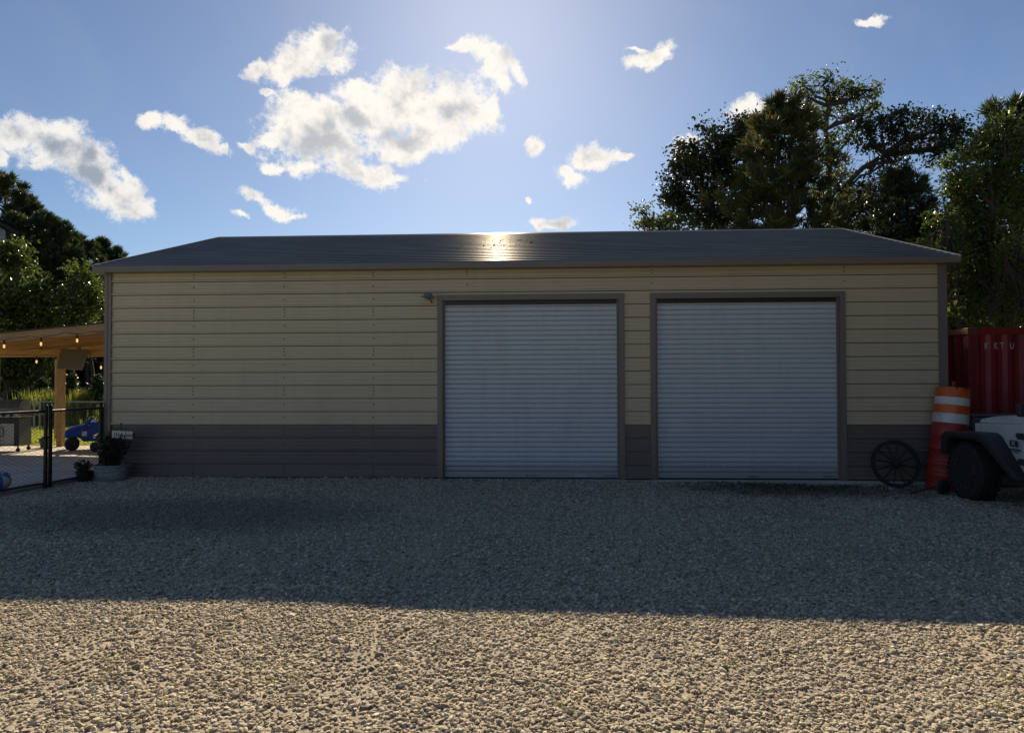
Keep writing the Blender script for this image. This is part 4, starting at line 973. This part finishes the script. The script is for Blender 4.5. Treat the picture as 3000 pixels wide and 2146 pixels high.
# small toy bike
bq = atY(276, 1330, 3.75)
bk = empty('toy_motorbike', (bq.x, 3.75, SZ), (0, 0, R(172)), 'small toy motorbike with pale wheel discs, half hidden by the gate post', 'toy bike')
for x_, nm_ in ((0, 'front_wheel'), (-.55, 'rear_wheel')):
    wh = lathe_obj(nm_, [(.085, -.022), (.105, -.022), (.118, 0), (.105, .022), (.085, .022)], M['rubber'], bk, (x_, 0, .118), (R(90), 0, 0), 26)
    sp_ = MB()
    for a in range(6):
        a_ = a * math.pi / 3; sp_.box((x_ + .055 * math.cos(a_), 0, .118 + .055 * math.sin(a_)), (.07, .012, .03), (0, -a_, 0))
    sp_.lathe([(.03, -.02), (.03, .02)], 12, Matrix.Translation((x_, 0, .118)) @ Matrix.Rotation(R(90), 4, 'X')); sp_.build('spokes', M['dark'], wh)
    lathe_obj('disc', [(.0, -.006), (.086, -.006), (.086, .006), (.0, .006)], M['letter'], wh, (x_, 0, .118), (R(90), 0, 0), 20)
MB().tube([(0, 0, .14), (-.07, 0, .34), (-.10, 0, .42)], .016, 8).build('fork', M['dark'], bk)
MB().tube([(-.11, -.16, .44), (-.10, 0, .42), (-.11, .16, .44)], .010, 8).build('handlebar', M['dark'], bk)
MB().prism([(-.10, .22), (-.10, .36), (-.30, .34), (-.58, .33), (-.60, .28), (-.42, .16), (-.2, .14)], -.06, .06, 'Y').build('body', M['hose'], bk, bevel=.02)
MB().box((-.43, 0, .355), (.28, .10, .04)).build('seat', M['dark'], bk, bevel=.015)
MB().box((-.03, 0, .36), (.05, .09, .08)).build('headlight', M['signwhite'], bk, bevel=.012)
# pots and plants
def pot_plant(name, label, loc, pot_prof, potmat, stems, hgt, spread, leafL, nleaf, mat, cat='potted plant'):
    t = empty(name, loc, label=label, cat=cat)
    lathe_obj('pot', pot_prof, potmat, t, n=26)
    top = max(z_ for r_, z_ in pot_prof); rt_ = max(r_ for r_, z_ in pot_prof if z_ > top * .6) * .85
    lathe_obj('soil', [(.0, top - .035), (rt_, top - .035), (rt_ * .9, top - .05)], M['soil'], t, n=16)
    st = MB(); tips = []
    for i in range(stems):
        a = random.uniform(0, 6.283); r0 = random.uniform(0, rt_ * .7); e_ = Vector((math.cos(a) * spread * random.uniform(.2, 1), math.sin(a) * spread * random.uniform(.2, 1), top + hgt * random.uniform(.5, 1)))
        b_ = Vector((math.cos(a) * r0, math.sin(a) * r0, top - .04)); pth = wob_path(b_, e_, 3, .05); st.tube(pth, [.006, .005, .004, .002], 4, cap=False)
        for j in range(6): tips.append(b_.lerp(e_, random.uniform(.35, 1.02)))
    st.build('stems', M['weed'], t)
    link_mesh('leaves', leaves_at(np.array([tuple(v_) for v_ in tips]), max(1, nleaf // len(tips)), .045, leafL, mat, 'leaves', droop=.2), t)
    return t
pot_plant('potted_plant', 'light leafy plant in a low black pot in front of the gate', (-7.90, -.50, gz(-7.9, -.5)), [(.0, .002), (.10, .002), (.135, .15), (.142, .155), (.142, .175), (.128, .175), (.12, .13), (.0, .12)], M['blackpot'], 16, .17, .17, .04, 420, M['shrub'])
pot_plant('small_green_pot', 'dark green pot on the patio just left of the wooden post', (atY(131, 1314, 4.9).x, 4.9, SZ), [(.0, .002), (.09, .002), (.13, .19), (.145, .195), (.145, .22), (.13, .22), (.12, .15), (.0, .14)], M['greenpot'], 4, .06, .07, .035, 40, M['shrub'])
# oval zinc tub with shrub and a sign staked in it
tx, ty = -7.48, -.42
tub = empty('zinc_tub_planter', (tx, ty, gz(tx, ty)), label='oval zinc tub planted with a dark shrub against the garage corner', cat='planter')
tp_ = MB().lathe([(.0, .003), (.245, .003), (.262, .03), (.268, .10), (.277, .105), (.277, .118), (.270, .124), (.277, .165), (.285, .17), (.285, .183), (.279, .188), (.288, .25), (.302, .255), (.302, .272), (.285, .272), (.27, .2), (.0, .19)], 40)
tp_.v = [(a, b * .72, c_) for a, b, c_ in tp_.v]; tp_.build('tub', M['zinc'], tub, smooth=True)
sl_ = MB().lathe([(.0, .235), (.27, .235), (.25, .2)], 30); sl_.v = [(a, b * .7, c_) for a, b, c_ in sl_.v]; sl_.build('soil', M['soil'], tub)
st = MB(); tips = []
for i in range(46):
    a = random.uniform(0, 6.283); b_ = Vector((random.gauss(0, .07), random.gauss(0, .05), .23)); hg = random.betavariate(2, 1.5)
    e_ = b_ + Vector((random.gauss(-.02, .13), random.gauss(0, .09), .12 + .58 * hg)); pth = wob_path(b_, e_, 3, .06); st.tube(pth, [.008, .006, .004, .002], 4, cap=False)
    for j in range(9): tips.append(tuple(b_.lerp(e_, random.uniform(.2, 1.03))))
st.build('stems', M['bark'], tub); link_mesh('leaves', leaves_at(np.array(tips), 7, .05, .045, M['potplant'], 'leaves'), tub)
# welcome sign
sg = empty('welcome_sign', (tx + .20, ty - .06, gz(tx, ty) + .23), label='white Welcome sign on a black scrolled stake in the zinc tub', cat='sign')
MB().tube([(0, 0, -.03), (0, 0, .72)], .006, 6).build('stake', M['dark'], sg)
def scroll(cx_, cz_, r_, s_, turns=1.4):
    return [(cx_ + s_ * (r_ * (1 - i / 30)) * math.cos(i * turns * 6.283 / 22), 0, cz_ + (r_ * (1 - i / 30)) * math.sin(i * turns * 6.283 / 22)) for i in range(22)]
sb_ = MB()
for s_ in (-1, 1):
    sb_.tube([(0, 0, .64), (s_ * .04, 0, .675), (s_ * .075, 0, .66)], .004, 5); sb_.tube(scroll(s_ * .075, .640, .022, s_), .0035, 5)
    sb_.tube([(0, 0, .40), (s_ * .04, 0, .385), (s_ * .07, 0, .40)], .004, 5); sb_.tube(scroll(s_ * .07, .42, .02, s_), .0035, 5)
sb_.lathe([(.001, -.018), (.014, -.010), (.018, 0), (.014, .010), (.001, .018)], 10, Matrix.Translation((0, 0, .735))); sb_.build('scrollwork', M['dark'], sg)
brd = MB().box((0.03, -.014, .555), (.36, .012, .125), (0, R(3), 0)).build('board', M['signwhite'], sg)
def text_mesh(body, size, mat, ext=.001, shear=0., align='CENTER'):
    c_ = bpy.data.curves.new('lettering', 'FONT'); c_.body = body; c_.size = size; c_.extrude = ext; c_.shear = shear; c_.align_x = align; c_.align_y = 'CENTER'
    o_ = bpy.data.objects.new('lettering_source', c_); COL.objects.link(o_); bpy.context.view_layer.update()
    me_ = bpy.data.meshes.new_from_object(o_.evaluated_get(bpy.context.evaluated_depsgraph_get())); bpy.data.objects.remove(o_); bpy.data.curves.remove(c_)
    me_.materials.clear(); me_.materials.append(mat); return me_
o = link_mesh('lettering', text_mesh('Welcome', .085, M['ink'], shear=.35), brd); o.rotation_euler = (R(90), R(3), 0); o.location = (.04, -.0225, .553)
# beach ball and hose
bl = empty('beach_ball', (-8.62, -2.32, SZ), label='blue, white and pink ball behind the fence at the left edge', cat='ball')
bp = atY(4, 1418, -2.0); bl.location = (bp.x - .08, -1.95, SZ)
R_ = .165
for i in range(6):
    v_ = []; f_ = []
    for a in range(9):
        for b in range(7):
            th = math.pi * a / 8; ph = 2 * math.pi * (i + b / 6) / 6
            v_.append((R_ * math.sin(th) * math.cos(ph), R_ * math.sin(th) * math.sin(ph), R_ * math.cos(th)))
    for a in range(8):
        for b in range(6): f_.append((a * 7 + b, (a + 1) * 7 + b, (a + 1) * 7 + b + 1, a * 7 + b + 1))
    MB().add(v_, f_, Matrix.Translation((0, 0, R_)) @ Euler((R(55), R(20), R(40))).to_matrix().to_4x4()).build('panel', (M['ballblue'], M['ballwhite'], M['ballblue'], M['ballpink'], M['ballblue'], M['ballwhite'])[i], bl, smooth=True)
hz = [(-8.16, -1.25), (-8.22, -1.6), (-8.26, -1.9), (-8.33, -2.3), (-8.5, -2.9), (-9.0, -3.2), (-9.8, -3.0)]
tag(MB().tube([(a, b, SZ + .013) for a, b in hz], .013, 8).build('garden_hose', M['hose'], smooth=True), 'dark red hose lying along the foot of the fence', 'hose')

# ------------------------------------------------------------------ right side: container, drums, car, wheel
CX, CY, CB = 7.245, .5, -.03
CWd, CLn, CHt = 2.438, 6.058, 2.60
ct = empty('shipping_container', (CX + CWd / 2, CY + CLn / 2, CB), label='red corrugated shipping container lettered KKTU right of the garage', cat='container')
def corr(n, w_, depth=.036):
    """corrugated sheet outline along w_: list of (s, offset)"""
    P_ = []; per = w_ / n
    for i in range(n):
        s0 = i * per
        P_ += [(s0, 0), (s0 + per * .26, 0), (s0 + per * .50, depth), (s0 + per * .76, depth)]
    return P_ + [(w_, 0)]
def wall_sheet(w_, z0, z1, depth=.036):
    P_ = corr(max(4, int(round(w_ / .278))), w_, depth); n_ = len(P_)
    return P_, n_
# front end
P_, n_ = wall_sheet(CWd - .20, 0, 0)
vs = [(CX + .10 + s_, CY + .012 + d_, CB + z_) for z_ in (.16, CHt - .12) for s_, d_ in P_]
MB().add(vs, [(i, i + 1, n_ + i + 1, n_ + i) for i in range(n_ - 1)]).build('end_wall', M['red'], ct, world=True)
vs = [(CX + .10 + s_, CY + CLn - .012 - d_, CB + z_) for z_ in (.16, CHt - .12) for s_, d_ in P_]
MB().add(vs, [(i, i + 1, n_ + i + 1, n_ + i) for i in range(n_ - 1)]).build('end_wall', M['red'], ct, world=True)
P_, n_ = wall_sheet(CLn - .20, 0, 0)
for x0, s2 in ((CX + .012, 1), (CX + CWd - .012, -1)):
    vs = [(x0 + s2 * d_, CY + .10 + s_, CB + z_) for z_ in (.16, CHt - .10) for s_, d_ in P_]
    MB().add(vs, [(i, i + 1, n_ + i + 1, n_ + i) for i in range(n_ - 1)]).build('side_wall', M['red'], ct, world=True)
MB().box2((CX + .04, CY + .05, CB + CHt - .06), (CX + CWd - .04, CY + CLn - .05, CB + CHt - .03)).build('roof', M['red'], ct, world=True)
MB().box2((CX + .05, CY + .05, CB + .10), (CX + CWd - .05, CY + CLn - .05, CB + .17)).build('floor', M['rust'], ct, world=True)
for x0 in (CX, CX + CWd - .10):
    for y0 in (CY, CY + CLn - .10):
        MB().box2((x0, y0, CB + .118), (x0 + .10, y0 + .10, CB + CHt - .118)).build('corner_post', M['red'], ct, world=True, bevel=.008)
        for z0 in (CB, CB + CHt - .118):
            MB().box2((x0 - .004, y0 - .004, z0), (x0 + .158 if x0 == CX else x0 + .104, y0 + .158 if y0 == CY else y0 + .104, z0 + .118)).build('corner_casting', M['rust'], ct, world=True, bevel=.008)
for y0 in (CY + .003, CY + CLn - .063):
    MB().box2((CX + .159, y0, CB + CHt - .12), (CX + CWd - .07, y0 + .06, CB + CHt - .004)).build('top_rail', M['red'], ct, world=True)
    MB().box2((CX + .159, y0, CB + .01), (CX + CWd - .07, y0 + .06, CB + .16)).build('bottom_rail', M['red'], ct, world=True)
for x0 in (CX + .003, CX + CWd - .063):
    MB().box2((x0, CY + .159, CB + CHt - .10), (x0 + .06, CY + CLn - .11, CB + CHt - .006)).build('top_rail', M['red'], ct, world=True)
    MB().box2((x0, CY + .159, CB + .01), (x0 + .06, CY + CLn - .11, CB + .16)).build('bottom_rail', M['red'], ct, world=True)
per = (CWd - .20) / max(4, int(round((CWd - .20) / .278)))
for ch, px in zip('KKTU', (2891, 2918.5, 2937, 2965)):
    q = atY(px, 1013.5, CY)
    lm = text_mesh(ch, .16, M['letter'], ext=0)          # painted on: follows the corrugation
    bm = bmesh.new(); bm.from_mesh(lm); bmesh.ops.subdivide_edges(bm, edges=bm.edges[:], cuts=6); bmesh.ops.triangulate(bm, faces=bm.faces[:]); bmesh.ops.remove_doubles(bm, verts=bm.verts, dist=1e-6)
    for v_ in bm.verts:
        xw = q.x + v_.co.x * .72; f_ = ((xw - CX - .10) % per) / per
        dpt = 0 if f_ < .26 else (.036 * (f_ - .26) / .24 if f_ < .5 else (.036 if f_ < .76 else .036 * (1 - f_) / .24))
        v_.co = Vector((xw - ct.location.x, CY + .012 + min(dpt, .010) - .010 - ct.location.y, q.z + v_.co.y - ct.location.z))
    bm.to_mesh(lm); bm.free(); link_mesh('letter', lm, ct)

# traffic drums, nested one on another and leaning right
DT = R(6.4)
db = Vector((6.33, -.40, gz(6.33, -.4)))
GD = 'orange traffic drums nested in one leaning stack'
def drum(label, lift, main, top=False):
    axis_ = Vector((math.sin(DT), .03, math.cos(DT))).normalized()
    t = empty('traffic_drum', tuple(db + axis_ * lift), (-.03, DT, 0), label, 'traffic drum', GD)
    prof = [(.292, .0), (.295, .018), (.283, .05), (.268, .06), (.265, .20), (.272, .21), (.272, .225), (.262, .235)]
    cols = [main] * (len(prof) - 1)
    if top:
        prof += [(.258, .43), (.2565, .432), (.252, .585), (.254, .588), (.249, .72), (.247, .722), (.243, .845), (.245, .848), (.240, .97), (.232, .99), (.20, 1.005), (.0, 1.012)]
        seg_m = [main, 'white_band', 'white_band', 'orange', 'orange', 'white_band', 'white_band', 'orange', 'orange', 'orange', 'orange', 'orange', 'orange']
    else:
        prof += [(.256, .52), (.24, .80)]
    # body, then bands as parts of their own
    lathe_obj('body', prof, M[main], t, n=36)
    if top:
        for nm_, m_, a, b in (('reflective_band', 'white_band', .432, .585), ('orange_band', 'orange', .588, .72), ('reflective_band', 'white_band', .722, .845)):
            ra = np.interp(a, [z_ for r_, z_ in prof], [r_ for r_, z_ in prof]) + .0025; rb = np.interp(b, [z_ for r_, z_ in prof], [r_ for r_, z_ in prof]) + .0025
            lathe_obj(nm_, [(ra, a), (rb, b), (rb - .004, b), (ra - .004, a)], M[m_], t, n=36)
        lathe_obj('cap', [(.2475, .848), (.243, .968), (.235, .992), (.20, 1.008), (.0, 1.016)], M['orange'], t, n=36)
        MB().box2((-.022, -.016, 1.012), (.022, .016, 1.11)).build('handle', M['redor'], t, bevel=.006)
        for x_ in (-.07, .06): lathe_obj('bolt', [(.016, 0), (.014, .010), (.004, .013)], M['dark'], t, (x_, -.225, .985), (R(70), 0, 0), 10)
    return t
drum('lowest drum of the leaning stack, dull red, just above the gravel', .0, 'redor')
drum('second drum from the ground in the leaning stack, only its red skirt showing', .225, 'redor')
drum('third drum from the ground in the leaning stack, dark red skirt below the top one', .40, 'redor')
drum('topmost orange traffic drum with two scuffed white bands and a handle', .64, 'redor', True)

# wagon wheel leaning on the wall
wq = atY(2620, 1353, -.14)
ww = empty('wagon_wheel', (wq.x, -.28, gz(wq.x, -.28)), (R(-13.5), 0, 0), 'old dark iron wagon wheel leaning against the garage wall', 'wagon wheel')
RW = .385; Cw = (0, 0, RW + .004)
MB().lathe([(RW - .048, -.028), (RW, -.028), (RW, .028), (RW - .048, .028)], 44, Matrix.Translation(Cw) @ Matrix.Rotation(R(90), 4, 'X'), closed=True).build('rim', M['iron'], ww, smooth=True)
MB().lathe([(.02, -.07), (.05, -.06), (.062, -.02), (.062, .02), (.05, .06), (.02, .07)], 18, Matrix.Translation(Cw) @ Matrix.Rotation(R(90), 4, 'X')).build('hub', M['iron'], ww, smooth=True)
spm = MB().tube([(.05, 0, 0), (RW - .046, 0, 0)], [.014, .010], 7).mesh('spoke', M['iron'])
for i in range(12):
    o = link_mesh('spoke', spm, ww); o.location = Cw; o.rotation_euler = (0, i * math.pi / 6 + .2, 0)
# small old wheel and rod on the ground
sq = atY(2762, 1424, -.9)
sw = empty('mower_wheel', (sq.x, -.92, gz(sq.x, -.92)), (0, 0, R(25)), 'small old wheel with a dusty tan rim lying at the foot of the drums', 'wheel')
lathe_obj('tyre', [(.07, -.03), (.105, -.034), (.122, -.015), (.122, .015), (.105, .034), (.07, .03)], M['rubber'], sw, (0, 0, .115), (R(90), 0, 0), 26)
lathe_obj('rim', [(.03, -.02), (.072, -.036), (.092, -.037), (.092, -.030), (.04, -.01)], M['rock'], sw, (0, 0, .115), (R(90), 0, 0), 24)
lathe_obj('hub', [(.0, -.05), (.03, -.045), (.034, .02)], M['greywood'], sw, (0, 0, .115), (R(90), 0, 0), 14)
ra = atY(2668, 1428, -1.0); rb = atY(2738, 1398, -.8)
tag(MB().tube([(ra.x, -1.0, gz(ra.x, -1.0) + .012), (ra.x + .17, -.94, gz(ra.x, -1) + .05), (rb.x - .02, -.86, gz(rb.x, -.8) + .105)], .011, 7).build('iron_rod', M['iron'], smooth=True), 'thin rusty rod propped from the gravel onto the small old wheel', 'rod')
# weathered crate between car and container
cq = atY(2846, 1214, -.05)
cr = empty('wooden_crate', (cq.x + .42, .12, gz(7.2, 0)), label='weathered grey wooden crate in front of the red container', cat='crate')
H_ = cq.z - cr.location.z
for i in range(6): 
    z0 = .03 + i * (H_ - .06) / 6
    MB().box2((-.42, -.20, z0), (.42, -.178, z0 + (H_ - .06) / 6 - .018)).build('plank', M['greywood'], cr, bevel=.003)
    MB().box2((-.42, .178, z0), (.42, .20, z0 + (H_ - .06) / 6 - .018)).build('plank', M['greywood'], cr, bevel=.003)
    for s_ in (-1, 1): MB().box2((min(s_ * .42, s_ * .398), -.177, z0), (max(s_ * .42, s_ * .398), .177, z0 + (H_ - .06) / 6 - .018)).build('plank', M['greywood'], cr)
for i in range(4): MB().box2((-.44, -.215 + i * .109, H_ - .024), (.44, -.215 + i * .109 + .10, H_)).build('lid_board', M['greywood'], cr, bevel=.003)
for sx2 in (-1, 1):
    for sy2 in (-1, 1): MB().box((sx2 * .372, sy2 * .152, (H_ - .03) / 2), (.05, .05, H_ - .034)).build('corner_batten', M['greywood'], cr)

# white off-road car, nose towards the gap beside the container
jx, jy = 7.18, -2.78; JS = 1.13
jp = empty('off_road_car', (jx, jy, gz(jx, jy) - .005), (0, 0, R(2)), 'white open off-road car with black fender flares at the right edge', 'car'); jp.scale = (JS, JS, JS)
def taper(o_):
    for v_ in o_.data.vertices:
        if v_.co.y > .3: v_.co.x *= 1 - .30 * (v_.co.y - .3) / 1.4
FAX = 1.27; RAX = -1.15
# tub with hood line
MB().prism([(1.58, .62), (1.60, .98), (.35, 1.035), (.34, .42), (.40, .42), (.84, .80), (1.3, .80)], -.80, .80).build('front_fenders', M['carwhite'], jp, bevel=.02, seg=3); taper(bpy.data.objects['front_fenders'])
MB().prism([(1.62, .985), (1.56, 1.035), (1.25, 1.085), (.70, 1.13), (.13, 1.155), (.13, 1.041), (1.60, .985)], -.70, .70).build('hood', M['carwhite'], jp, bevel=.05, seg=4, smooth=True); taper(bpy.data.objects['hood'])
MB().prism([(.33, .40), (.33, 1.05), (-1.9, 1.05), (-1.95, .95), (-1.95, .45), (-1.62, .45), (-1.50, .80), (-.80, .80), (-.66, .40)], -.81, .81).build('tub', M['carwhite'], jp, bevel=.02, seg=3)
for s_ in (-1, 1):
    dr = MB().box2((min(s_ * .812, s_ * .828), -.64, .45), (max(s_ * .812, s_ * .828), .29, 1.06)).build('door', M['carwhite'], jp, bevel=.012, seg=3)
    MB().box((s_ * .838, -.50, .92), (.02, .13, .03)).build('handle', M['flare'], dr, bevel=.006)
    for z_ in (.60, .90): MB().box((s_ * .832, .325, z_), (.035, .11, .075)).build('hinge', M['flare'], jp, bevel=.008)
    mr = MB().box((s_ * .99, .03, 1.22), (.18, .08, .15)).build('wing_mirror', M['flare'], jp, bevel=.03, seg=3)
    MB().tube([(s_ * .82, .02, 1.05), (s_ * .87, .02, 1.14), (s_ * .95, .03, 1.20)], .018, 7).build('mirror_arm', M['flare'], mr)
    arch = [(.52, .56), (.50, .80), (.44, .865), (-.30, .895), (-.42, .86), (-1.02, .40), (-.90, .38), (-.42, .72), (-.30, .80), (.30, .785), (.40, .70), (.43, .56)]
    MB().prism([(FAX + a, b) for a, b in arch], s_ * .50, s_ * .935).build('fender_flare', M['flare'], jp, bevel=.025, seg=3, smooth=True)
    arch = [(.60, .48), (.42, .82), (.34, .87), (-.40, .87), (-.48, .82), (-.60, .55), (-.50, .55), (-.38, .76), (.30, .76), (.52, .48)]
    MB().prism([(RAX + a, b) for a, b in arch], s_ * .812, s_ * .935).build('fender_flare', M['flare'], jp, bevel=.025, seg=3, smooth=True)
    lathe_obj('headlight', [(.09, 0), (.085, .02), (.05, .035), (.0, .04)], M['glass'], jp, (s_ * .38, 1.62, .84), (R(-90), 0, 0), 20)
    for ay in (FAX, RAX):
        TR = .372
        tyre = lathe_obj('wheel', [(.22, -.115), (.33, -.125), (.357, -.105), (TR, -.085), (TR, .085), (.357, .105), (.33, .125), (.22, .115)], M['rubber'], jp, (s_ * .80, ay, TR), (0, R(90), 0), 40)
        rm = MB().lathe([(.228, -.10), (.222, -.122), (.21, -.118), (.20, -.07), (.08, -.045), (.06, -.075), (.0, -.078)], 32, Matrix.Translation((s_ * .80, ay, TR)) @ Matrix.Rotation(R(90) * s_ * -1 * -1, 4, 'Y') if s_ < 0 else Matrix.Translation((s_ * .80, ay, TR)) @ Matrix.Rotation(R(-90), 4, 'Y'))
        # spoke rim faces outwards
        rm.v = [(x_ if (x_ - s_ * .80) * s_ > 0 else 2 * s_ * .80 - x_, y_, z_) for x_, y_, z_ in rm.v]
        rm.build('rim', M['rim'], tyre, smooth=True)
        bl_ = MB()
        for i in range(16):
            a_ = i * math.pi / 8; bl_.lathe([(.009, 0), (.008, .008)], 6, Matrix.Translation((s_ * (.80 + .121), ay +   .214 * math.cos(a_), TR +   .214 * math.sin(a_))) @ Matrix.Rotation(R(90) * s_, 4, 'Y'))
        o = bl_.build('rim_bolts', M['galv'], tyre); o['kind'] = 'stuff'
        tb_ = MB()
        for i in range(34):
            a_ = i * 2 * math.pi / 34
            for xx_, dw in ((-.085, .07), (.0, .06), (.085, .07)):
                a2 = a_ + (.09 if xx_ == 0 else 0)
                tb_.box((s_ * .80 + xx_, ay + (TR + .003) * math.cos(a2), TR + (TR + .003) * math.sin(a2)), (dw, .018, .042), (a2, 0, 0))
        o = tb_.build('tread_blocks', M['rubber'], tyre); o['kind'] = 'stuff'
MB().box2((-.46, .35, .40), (.46, 1.56, .80)).build('engine_bay', M['flare'], jp)
MB().tube([(-.78, FAX, .372), (.78, FAX, .372)], .05, 8).build('axle', M['flare'], jp)
MB().tube([(-.78, RAX, .372), (.78, RAX, .372)], .05, 8).build('axle', M['flare'], jp)
for s_ in (-1, 1): MB().box2((s_ * .36 - .04, -1.9, .42), (s_ * .36 + .04, 1.70, .52)).build('chassis_rail', M['flare'], jp)
grl = MB().box2((-.50, 1.605, .62), (.50, 1.64, .975)).build('grille', M['carwhite'], jp, bevel=.015)
for i in range(7): MB().box((-.21 + i * .07, 1.642, .80), (.035, .012, .24)).build('grille_slot', M['flare'], grl, bevel=.004)
MB().box2((-.70, 1.70, .46), (.70, 1.84, .62)).build('front_bumper', M['flare'], jp, bevel=.03, seg=3)
MB().box2((-.80, -2.12, .46), (.80, -1.97, .62)).build('rear_bumper', M['flare'], jp, bevel=.03, seg=3)
wsf = MB().tube([(-.66, .14, 1.05), (-.58, -.10, 1.66), (.58, -.10, 1.66), (.66, .14, 1.05)], .035, 8).build('windscreen_frame', M['carwhite'], jp)
MB().add([(-.62, .13, 1.08), (.62, .13, 1.08), (.55, -.09, 1.63), (-.55, -.09, 1.63), (-.62, .124, 1.08), (.62, .124, 1.08), (.55, -.096, 1.63), (-.55, -.096, 1.63)], [(0, 1, 2, 3), (7, 6, 5, 4), (0, 4, 5, 1), (1, 5, 6, 2), (2, 6, 7, 3), (3, 7, 4, 0)]).build('windscreen', M['glass'], wsf)
MB().prism([(-.11, 1.66), (-.14, 1.72), (-1.80, 1.70), (-1.93, 1.06), (-1.88, 1.06), (-1.76, 1.66)], -.62, .62).build('soft_top', M['softtop'], jp, bevel=.03, seg=3)
for s_ in (-1, 1): MB().prism([(-.86, 1.06), (-.86, 1.66), (-1.76, 1.66), (-1.88, 1.06)], s_ * .60, s_ * .615).build('side_window', M['glass'], jp)
for s_ in (-.35, .35): MB().box((s_, -.45, .95), (.48, .16, .62), (R(-12), 0, 0)).build('seat', M['softtop'], jp, bevel=.05, seg=3)
sp_ = lathe_obj('spare_wheel', [(.12, -.11), (.33, -.115), (.372, -.09), (.372, .09), (.33, .115), (.12, .11)], M['rubber'], jp, (0, -2.10, 1.0), (R(90), 0, 0), 32)
# badge and decal on the left fender
MB().lathe([(.0, 0), (.030, 0), (.028, .004), (.0, .005)], 18, Matrix.Translation((-.801, .44, .905)) @ Matrix.Rotation(R(-90), 4, 'Y')).build('round_badge', M['dark'], jp)
dec = MB().box2((-.8040, .445, .765), (-.7990, .575, .840)).build('decal', M['dark'], jp)
o = link_mesh('letter', text_mesh('X', .085, M['letter'], ext=.0008), dec); o.rotation_euler = (R(90), 0, R(-90)); o.location = (-.8052, .510, .8025); o.scale = (1.25, 1, 1)
MB().box2((-.8030, .40, .722), (-.7990, .600, .738)).build('decal_line', M['dark'], jp)
MB().box2((-.8030, .43, .700), (-.7990, .565, .709)).build('decal_line', M['dark'], jp)

# ------------------------------------------------------------------ single stones that stand out
def rock(label, px, py, wpx, flat=.55):
    r_ = ray(px, py); t_ = (-.01 - CAM.z) / r_.z; q = CAM + r_ * t_
    for _ in range(3): t_ = (gz(q.x, q.y) - CAM.z) / r_.z; q = CAM + r_ * t_
    w_ = wpx / F_PX * (q - CAM).length / 2
    bm = bmesh.new(); bmesh.ops.create_icosphere(bm, subdivisions=3, radius=1)
    sd_ = Vector((random.random(), random.random(), random.random())) * 20
    from mathutils import noise as mn
    for v_ in bm.verts:
        d_ = 1 + .30 * mn.noise(v_.co * .9 + sd_) + .08 * mn.noise(v_.co * 3 + sd_)
        v_.co = Vector((v_.co.x * d_ * w_, v_.co.y * d_ * w_ * .8, v_.co.z * d_ * w_ * flat))
    me_ = bpy.data.meshes.new('stone'); bm.to_mesh(me_); bm.free(); me_.materials.append(M['rock'])
    me_.polygons.foreach_set('use_smooth', [True] * len(me_.polygons))
    o_ = tag(link_mesh('stone', me_), label, 'stone'); o_.location = (q.x, q.y, gz(q.x, q.y) + w_ * flat * .55); o_.rotation_euler = (random.uniform(-.1, .1), random.uniform(-.1, .1), random.uniform(0, 6))
rock('pale flat stone lying alone on the shaded gravel left of centre', 552, 1613, 26)
rock('pale rounded stone beside the zinc tub at the wall foot', 402, 1392, 26)
rock('light stone on the gravel just outside the black gate posts', 171, 1427, 22, .4)
rock('yellowish flat stone below the left black fence panel', 122, 1436, 22, .3)
rock('pale slab of stone half buried near the left edge below the fence', 82, 1447, 26, .25)
rock('grey stone against the garage base left of the left roller door', 730, 1396, 24)
rock('small grey stone at the garage base, between tub and left roller door', 700, 1399, 12)
rock('pale chip of stone on the gravel in front of the small old wheel', 2772, 1455, 10, .3)
rock('dark brown stone in the sunlit gravel near the shadow edge', 1133, 1823, 15, .9)
rock('dark stone in the sunlit gravel at the bottom, right of centre', 1463, 2118, 18, .8)
rock('brown stone on the right of the sunlit gravel', 2085, 1912, 16, .7)
rock('rounded grey stone in the sunlit gravel at the bottom left', 690, 2040, 18, .7)
